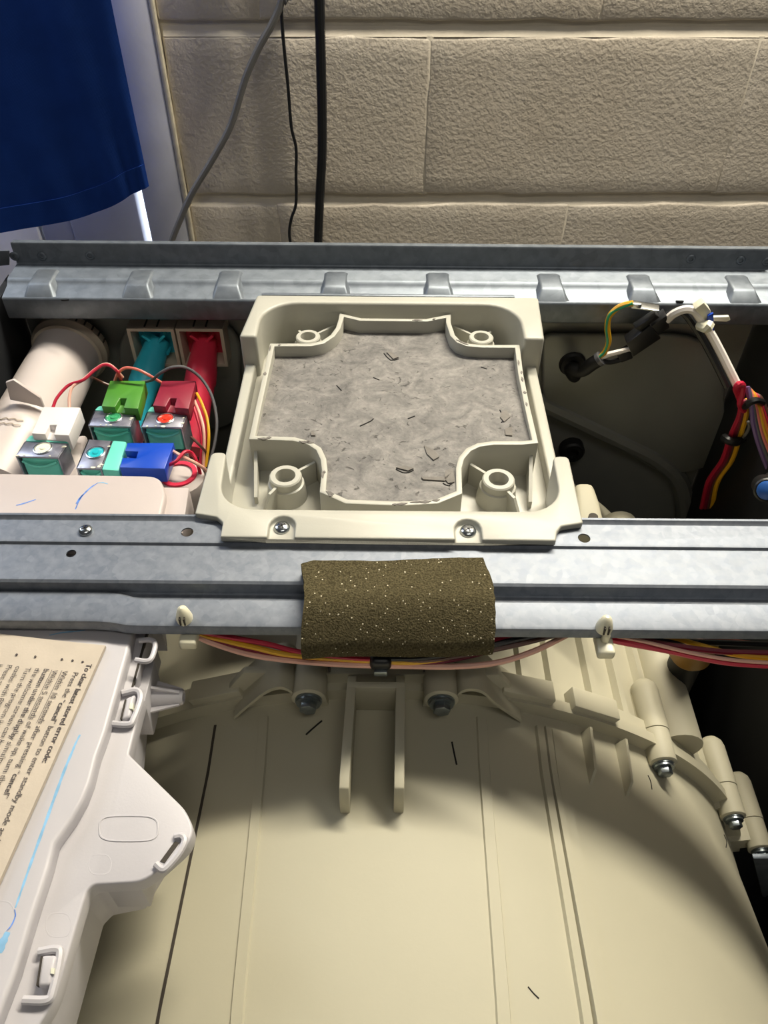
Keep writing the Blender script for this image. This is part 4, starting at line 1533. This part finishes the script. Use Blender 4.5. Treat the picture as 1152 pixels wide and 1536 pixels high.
G = 'wires on the valve plugs'
wpx('plug_wire', [(79, 612, -.026), (86, 596, -.022), (103, 578, -.018), (125, 570, -.015), (140, 557, -.012), (154, 548, -.010), (166, 549, -.010), (176, 558, -.014), (182, 572, -.026)], -.02, 0.0011, WIRE['red'], 'red wire arching from the white plug to the green plug', G)
wpx('plug_wire', [(104, 612, -.026), (104, 596, -.022), (109, 580, -.018), (124, 570, -.0165), (143, 554, -.0135), (158, 546, -.011), (170, 551, -.012), (184, 566, -.024)], -.02, 0.0011, WIRE['pink'], 'pale pink wire arching over the white pipe beside the red one', G)
wpx('plug_wire', [(172, 572, -.026), (177, 560, -.018), (188, 552, -.014), (205, 554, -.014), (222, 562, -.017), (242, 574, -.026)], -.02, 0.0011, WIRE['salmon'], 'salmon wire looping from the green plug to the maroon plug', G)
wpx('plug_wire', [(212, 573, -.027), (228, 570, -.022), (240, 560, -.016), (258, 551, -.012), (280, 552, -.014), (302, 568, -.022), (318, 595, -.03), (325, 630, -.04), (322, 665, -.05), (312, 700, -.06)], -.02, 0.0011, WIRE['greyd'], 'dark grey wire in a wide arc past the maroon plug', G)
wpx('plug_wire', [(295, 590, -.030), (303, 606, -.032), (311, 630, -.038), (313, 660, -.046), (309, 700, -.06)], -.03, 0.0011, WIRE['yellow'], 'yellow wire hanging right of the maroon plug', G)
wpx('plug_wire', [(290, 597, -.032), (300, 622, -.036), (306, 650, -.042), (305, 700, -.06)], -.03, 0.0011, WIRE['pink'], 'pale pink wire hanging right of the maroon plug', G)
wpx('plug_wire', [(287, 602, -.032), (296, 628, -.038), (302, 655, -.044), (300, 700, -.06)], -.03, 0.0010, WIRE['red'], 'red wire hanging between the maroon plug and the pink wire', G)
wpx('plug_wire', [(258, 676, -.030), (272, 684, -.029), (292, 694, -.033), (305, 702, -.040), (320, 715, -.055)], -.03, 0.0012, WIRE['pink'], 'pink wire leaving the end of the blue plug', G)
wpx('plug_wire', [(252, 698, -.032), (264, 692, -.028), (277, 678, -.026), (288, 680, -.030), (296, 695, -.036), (303, 722, -.055)], -.03, 0.0012, WIRE['red'], 'red wire bending up from the end of the blue plug', G)
wpx('plug_wire', [(138, 566, -.02), (150, 572, -.028), (164, 578, -.032)], -.03, 0.0010, WIRE['brown'], 'brown wire behind the green plug', G)
wpx('plug_wire', [(286, 655, -.04), (300, 668, -.045), (312, 682, -.055)], -.03, 0.0010, WIRE['brown'], 'brown wire crossing behind the blue plug', G)

# ================================================================== HARNESS UNDER THE BAR
G2 = 'harness wires under the cross bar'
H_ = [('red', 'red wire at the top of the harness left of the foam pad', [(285, 944, -.024), (330, 953, -.026), (400, 966, -.028), (460, 980, -.029), (570, 989, -.030), (660, 980, -.030), (745, 960, -.027), (800, 945, -.024)], .0015),
      ('yellow', 'orange yellow wire in the harness left of the foam pad', [(288, 948, -.025), (325, 958, -.028), (380, 971, -.029), (440, 983, -.030), (570, 992, -.031), (640, 992, -.032), (720, 975, -.030), (790, 952, -.026)], .0015),
      ('pink', 'pinkish white wire sagging lowest below the foam pad', [(290, 952, -.026), (322, 966, -.030), (380, 983, -.032), (450, 992, -.033), (520, 997, -.033), (600, 999, -.034), (680, 1000, -.034), (745, 994, -.033), (800, 977, -.030), (850, 953, -.026)], .0016),
      ('maroon', 'dark red wire beneath the yellow one left of the foam pad', [(282, 950, -.027), (318, 960, -.029), (380, 976, -.031), (460, 988, -.032), (560, 994, -.033), (650, 994, -.033), (740, 975, -.031), (810, 948, -.026)], .0014),
      ('brown', 'brown wire leaving the foam pad to the right', [(570, 990, -.031), (640, 990, -.031), (720, 978, -.030), (780, 966, -.028), (850, 948, -.025)], .0015),
      ('black', 'black wire leaving the foam pad to the right', [(570, 988, -.029), (640, 986, -.029), (720, 972, -.028), (780, 958, -.026), (835, 946, -.024)], .0016)]
for cname, lab, pts, r in H_:
    wpx('harness_wire', pts, -.03, r, WIRE[cname], lab, G2)
H2 = [('red', 'red and pale wire sagging lowest at the right end of the harness', [(885, 950, -.024), (930, 962, -.026), (1000, 975, -.028), (1060, 988, -.029), (1110, 995, -.030), (1200, 1000, -.030)], .0019),
      ('pink', 'pale pink wire lying on the lowest red wire at right', [(890, 948, -.022), (960, 961, -.023), (1040, 980, -.025), (1110, 991, -.026), (1200, 996, -.026)], .0010),
      ('maroon', 'dark red wire in the middle of the harness at right', [(895, 950, -.026), (960, 960, -.028), (1020, 970, -.029), (1090, 978, -.030), (1200, 980, -.030)], .0016),
      ('yellow', 'yellow wire in the harness below the bar at right', [(930, 948, -.026), (1000, 955, -.028), (1050, 968, -.030), (1110, 983, -.031), (1200, 990, -.031)], .0015),
      ('black', 'black wire in the harness below the bar at right', [(880, 947, -.025), (950, 956, -.028), (1020, 962, -.03), (1200, 968, -.03)], .0016),
      ('salmon', 'faded salmon wire highest in the harness at right', [(960, 947, -.026), (1040, 954, -.03), (1100, 962, -.031), (1200, 972, -.031)], .0013)]
for cname, lab, pts, r in H2:
    wpx('harness_wire', pts, -.03, r, WIRE[cname], lab, G2)
p = U(571, 992, -.031)
tape = thing('cable_strap', p - Vector((0, 0, .006)), 'black strap clip holding the harness below the foam pad', 'strap')
mb = MB()
mb.box(p, (0.0115, 0.008, 0.009))
mb.build('strap_band', M['black'], tape, bevel=0.003, seg=3)
MB().box(p + Vector((0, -0.0040, -0.004)), (0.007, 0.003, 0.004)).build('strap_foot', M['bolt'], tape, bevel=0.0006)

# amber cap deep on the right
p = U(1043, 998, -0.135)
cap = thing('amber_cap', Vector((p.x, p.y + 0.012, -0.24)), 'dull amber plastic cap in the dark right of the tub', 'cap')
MB().lathe((p.x, p.y + 0.012, -0.142), (0, 0, 1), [(0, 0.012), (0.004, 0.0145), (0.085, 0.0145), (0.089, 0.012)], 28).build('cap_shell', M['amber'], cap)
MB().lathe((p.x, p.y + 0.012, -0.24), (0, 0, 1), [(0, 0.011), (0.099, 0.011)], 20).build('cap_stem', M['rubber'], cap)

# ================================================================== MAINS LEAD AND HARNESS ON THE RIGHT
q = g1
lead = thing('mains_lead', Vector((q.x, q.y - 0.02, q.z - 0.02)), 'black mains lead bending out of the gland in the rear panel', 'cable')
lp = [Vector((q.x, YP + 0.01, q.z)), Vector((q.x, YP - 0.02, q.z - 0.002)), V(856, 553, YP - 0.035), V(872, 556, YP - 0.042), V(888, 546, YP - 0.045), V(899, 539, YP - 0.046)]
MB().tube(lp, 0.0055, 14, 6).build('sheath', M['rubber'], lead)
MB().lathe(lp[-1], lp[-1] - lp[-2], [(-0.001, 0.006), (0.002, 0.006), (0.0025, 0.004)], 14).build('sheath_end', WIRE['greyd'], lead)
yl = YP - 0.047
earth = [V(900, 536, yl), V(907, 528, yl), V(913, 512, yl), V(911, 492, yl), V(914, 475, yl), V(925, 463, yl), V(938, 457, yl - .002), V(950, 455, yl - .004)]
ew = wire('earth_wire', earth, 0.0022, WIRE['yellow'], 'yellow wire with green stripe rising from the black lead to the rail')
es = MB()
pts = smooth_path(earth, 6)
es.tube([p_ + Vector((-0.0008, -0.0012, 0.0009 * math.cos(i_ * 0.28))) for i_, p_ in enumerate(pts)], 0.0012, 6, 1)
es.build('green_stripe', mat('wire_green', '#2f9a6a', 0.4), ew)
tp = V(950, 455, yl - 0.004)
term = MB().box(V(968, 459, yl - 0.002), (0.020, 0.010, 0.0012), -0.25).build('earth_terminal', M['steel'], None, bevel=0.0003)
tag(term, 'flat metal earth terminal tab at the end of the yellow wire', 'terminal')
MB().box(V(955, 457, yl - 0.003), (0.007, 0.005, 0.004), -0.1).build('crimp', M['steel'], term, bevel=0.001)
wire('live_wire', [V(899, 537, yl), V(915, 531, yl), V(932, 527, yl), V(946, 524, yl)], 0.0021, WIRE['white'], 'white wire from the black lead into the black connector')
wire('neutral_wire', [V(900, 540, yl), V(912, 543, yl), V(925, 541, yl), V(940, 536, yl)], 0.0021, WIRE['black'], 'black wire from the black lead into the black connector')
# black connector
cn = thing('mains_connector', V(965, 540, yl), 'black two-part connector joining the mains lead to white wire', 'connector')
def vq(pix, y):
    return [V(a_, b_, y) for a_, b_ in pix]
MB().prism(vq([(940, 516), (976, 488), (992, 508), (950, 536)], yl - 0.004), (0, 0.012, 0)).build('socket_half', M['black'], cn, bevel=0.001)
MB().prism(vq([(974, 492), (1000, 473), (1005, 492), (984, 506)], yl - 0.003), (0, 0.011, 0)).build('plug_half', M['black'], cn, bevel=0.001)
MB().prism(vq([(952, 493), (984, 472), (990, 476), (960, 498)], yl - 0.005), (0, 0.008, 0)).build('latch_arm', M['black'], cn, bevel=0.0008)
MB().prism(vq([(926, 534), (945, 524), (950, 538), (932, 545)], yl - 0.002), (0, 0.008, 0)).build('rear_skirt', M['rubber'], cn, bevel=0.001)
wl_ = [V(1000, 480, yl), V(1012, 470, yl - .002), V(1028, 464, yl - .004), V(1042, 467, yl - .006), V(1055, 484, yl - .008), V(1068, 504, yl - .012), V(1082, 530, yl - .018), V(1094, 554, yl - .024), V(1106, 578, yl - .03)]
wire('white_mains_wire', wl_, 0.0033, WIRE['white'], 'thick white wire arching from the black connector down to the harness')
wire('black_mains_wire', [p_ + Vector((-0.004, 0.006, -0.006)) for p_ in wl_], 0.0028, WIRE['black'], 'black wire running behind the thick white wire')
hc = thing('wire_holder', V(1060, 480, yl - .01), 'white plastic wire holder with blue mark under the rear rail', 'clip')
MB().prism(vq([(1042, 464), (1056, 454), (1066, 466), (1070, 484), (1058, 486), (1052, 474)], yl - 0.010), (0, 0.008, 0)).build('holder_body', M['nylon'], hc, bevel=0.0008)
MB().prism(vq([(1062, 474), (1070, 470), (1071, 497), (1066, 500), (1060, 492)], yl - 0.012), (0, 0.002, 0)).build('blue_mark', M['blue'], hc)
MB().prism(vq([(1070, 476), (1094, 475), (1096, 480), (1090, 483), (1070, 482)], yl - 0.004), (0, 0.003, 0)).build('holder_tail', M['nylon'], hc, bevel=0.0005)
MB().tube([V(1050, 488, yl - .008), V(1060, 492, yl - .016), V(1064, 486, yl - .013)], 0.004, 8, 4).build('holder_loop', M['nylon'], hc)
yh = yl - 0.032
wire('red_loop_wire', [V(1112, 605, yh + .01), V(1107, 592, yh), V(1104, 582, yh - .006), V(1109, 576, yh - .008), V(1114, 578, yh - .004), V(1113, 590, yh - .004), V(1110, 606, yh - .003), V(1116, 616, yh)], 0.0024, WIRE['red'], 'red wire curled around the harness at the right')
tie = MB().tube([V(1117, 610, yh - .004), V(1124, 604, yh - .008), V(1134, 601, yh - .008), V(1144, 604, yh - .004)], 0.0028, 8, 5).build('cable_tie', M['black'])
tag(tie, 'upper black cable tie around the colourful harness at right', 'cable tie', 'cable ties')
tie2 = MB().tube([V(1086, 656, yh + .010), V(1093, 661, yh + .004), V(1105, 663, yh + .004), V(1114, 658, yh + .010)], 0.0036, 8, 5).build('cable_tie', M['black'])
tag(tie2, 'lower black cable tie around the red and yellow wires', 'cable tie', 'cable ties')
# fan of wires leaving to the right edge
fan = [('purple', 'purple wire lowest in the fan at the right edge'), ('greyd', 'grey wire above the purple one in the right fan'), ('salmon', 'salmon wire in the fan at the right edge'), ('yellow', 'yellow wire in the fan at the right edge'),
       ('orange', 'orange wire in the fan at the right edge'), ('red', 'red wire in the fan at the right edge'), ('brown', 'brown wire highest in the fan at the right edge')]
for i_, (cname, lab) in enumerate(fan):
    x0 = 1127 + i_ * 3.4
    k = i_
    wire('fan_wire', [V(1121 + k * 1.5, 580 + k * 2, yh + .004), V(1124 + k * 2.6, 596, yh), V(x0, 612, yh - .004), V(1131 + k * 4.2, 640 - k * 1, yh - .010), V(1140 + k * 4.6, 672 - k * 3, yh - .016), V(1156 + k * 5, 712 - k * 5, yh - .022), V(1180 + k * 5, 750 - k * 5, yh - .03)], 0.0019, WIRE[cname], lab, 'fan of harness wires at the right')
dn = [('red', 'red wire running down left of the yellow one', 0, .0019), ('maroon', 'dark red wire running down in the harness at right', 5, .0019), ('brown', 'brown wire running down in the harness at right', 9, .0015), ('yellow', 'yellow wire running down in the harness at right', 14, .0025), ('grey', 'pale grey wire bowed beside the yellow one', 20, .0012)]
for cname, lab, dx, r in dn:
    pts = [V(1112 + dx * .6, 600, yh + .004), V(1108 + dx * .7, 625, yh + .004), V(1095 + dx, 655, yh + .010), V(1083 + dx, 690, yh + .018), V(1062 + dx * 1.0, 722, yh + .026), V(1052 + dx * 1.1, 762, yh + .036)]
    if cname == 'grey':
        pts = pts[1:3] + [V(1112, 640, yh + .004), V(1106, 668, yh + .012)]
        pts = [V(1122, 632, yh), V(1124, 640, yh), V(1118, 652, yh + .004), V(1110, 660, yh + .01)]
    wire('down_wire', pts, r, WIRE[cname], lab, 'wires running down at the right')
p = V(1150, 735, 0.40)
bc = thing('blue_cap', p - Vector((0, 0, .012)), 'round blue cap at the right edge behind the cross bar', 'cap')
MB().lathe(p, (-0.3, -0.8, 0.5), [(-0.02, 0.0075), (-0.004, 0.0075), (-0.003, 0.0085), (0.0, 0.0085), (0.001, 0.0075)], 24).build('rim', M['black'], bc)
MB().lathe(p, (-0.3, -0.8, 0.5), [(0.0, 0.0066), (0.002, 0.0066), (0.0028, 0.005)], 24).build('cap_face', mat('blue_cap_plastic', '#2f62ad', 0.3), bc)
MB().tube([p + Vector((0.004, 0.012, -0.008)), p + Vector((0.02, 0.03, -0.015)), Vector((CXR - 0.001, p.y + 0.05, p.z - 0.02))], 0.005, 12, 4).build('cap_stem', M['black'], bc)
p = V(880, 755, 0.40)
sp = thing('tub_inlet_stub', Vector((p.x, p.y, -0.08)), 'cream tub stub standing just right of the tray', 'stub')
MB().prism([U(862, 722, -0.035), U(890, 722, -0.035), U(900, 750, -0.038), U(912, 800, -0.042), U(866, 800, -0.042)], (0, 0, -0.04)).build('stub_body', M['tub'], sp, bevel=0.004, seg=3)
MB().lathe(U(890, 775, -0.036), (0, 0, 1), [(-0.003, 0.003), (0.0004, 0.003)], 14).build('stub_hole', M['gap'], sp)
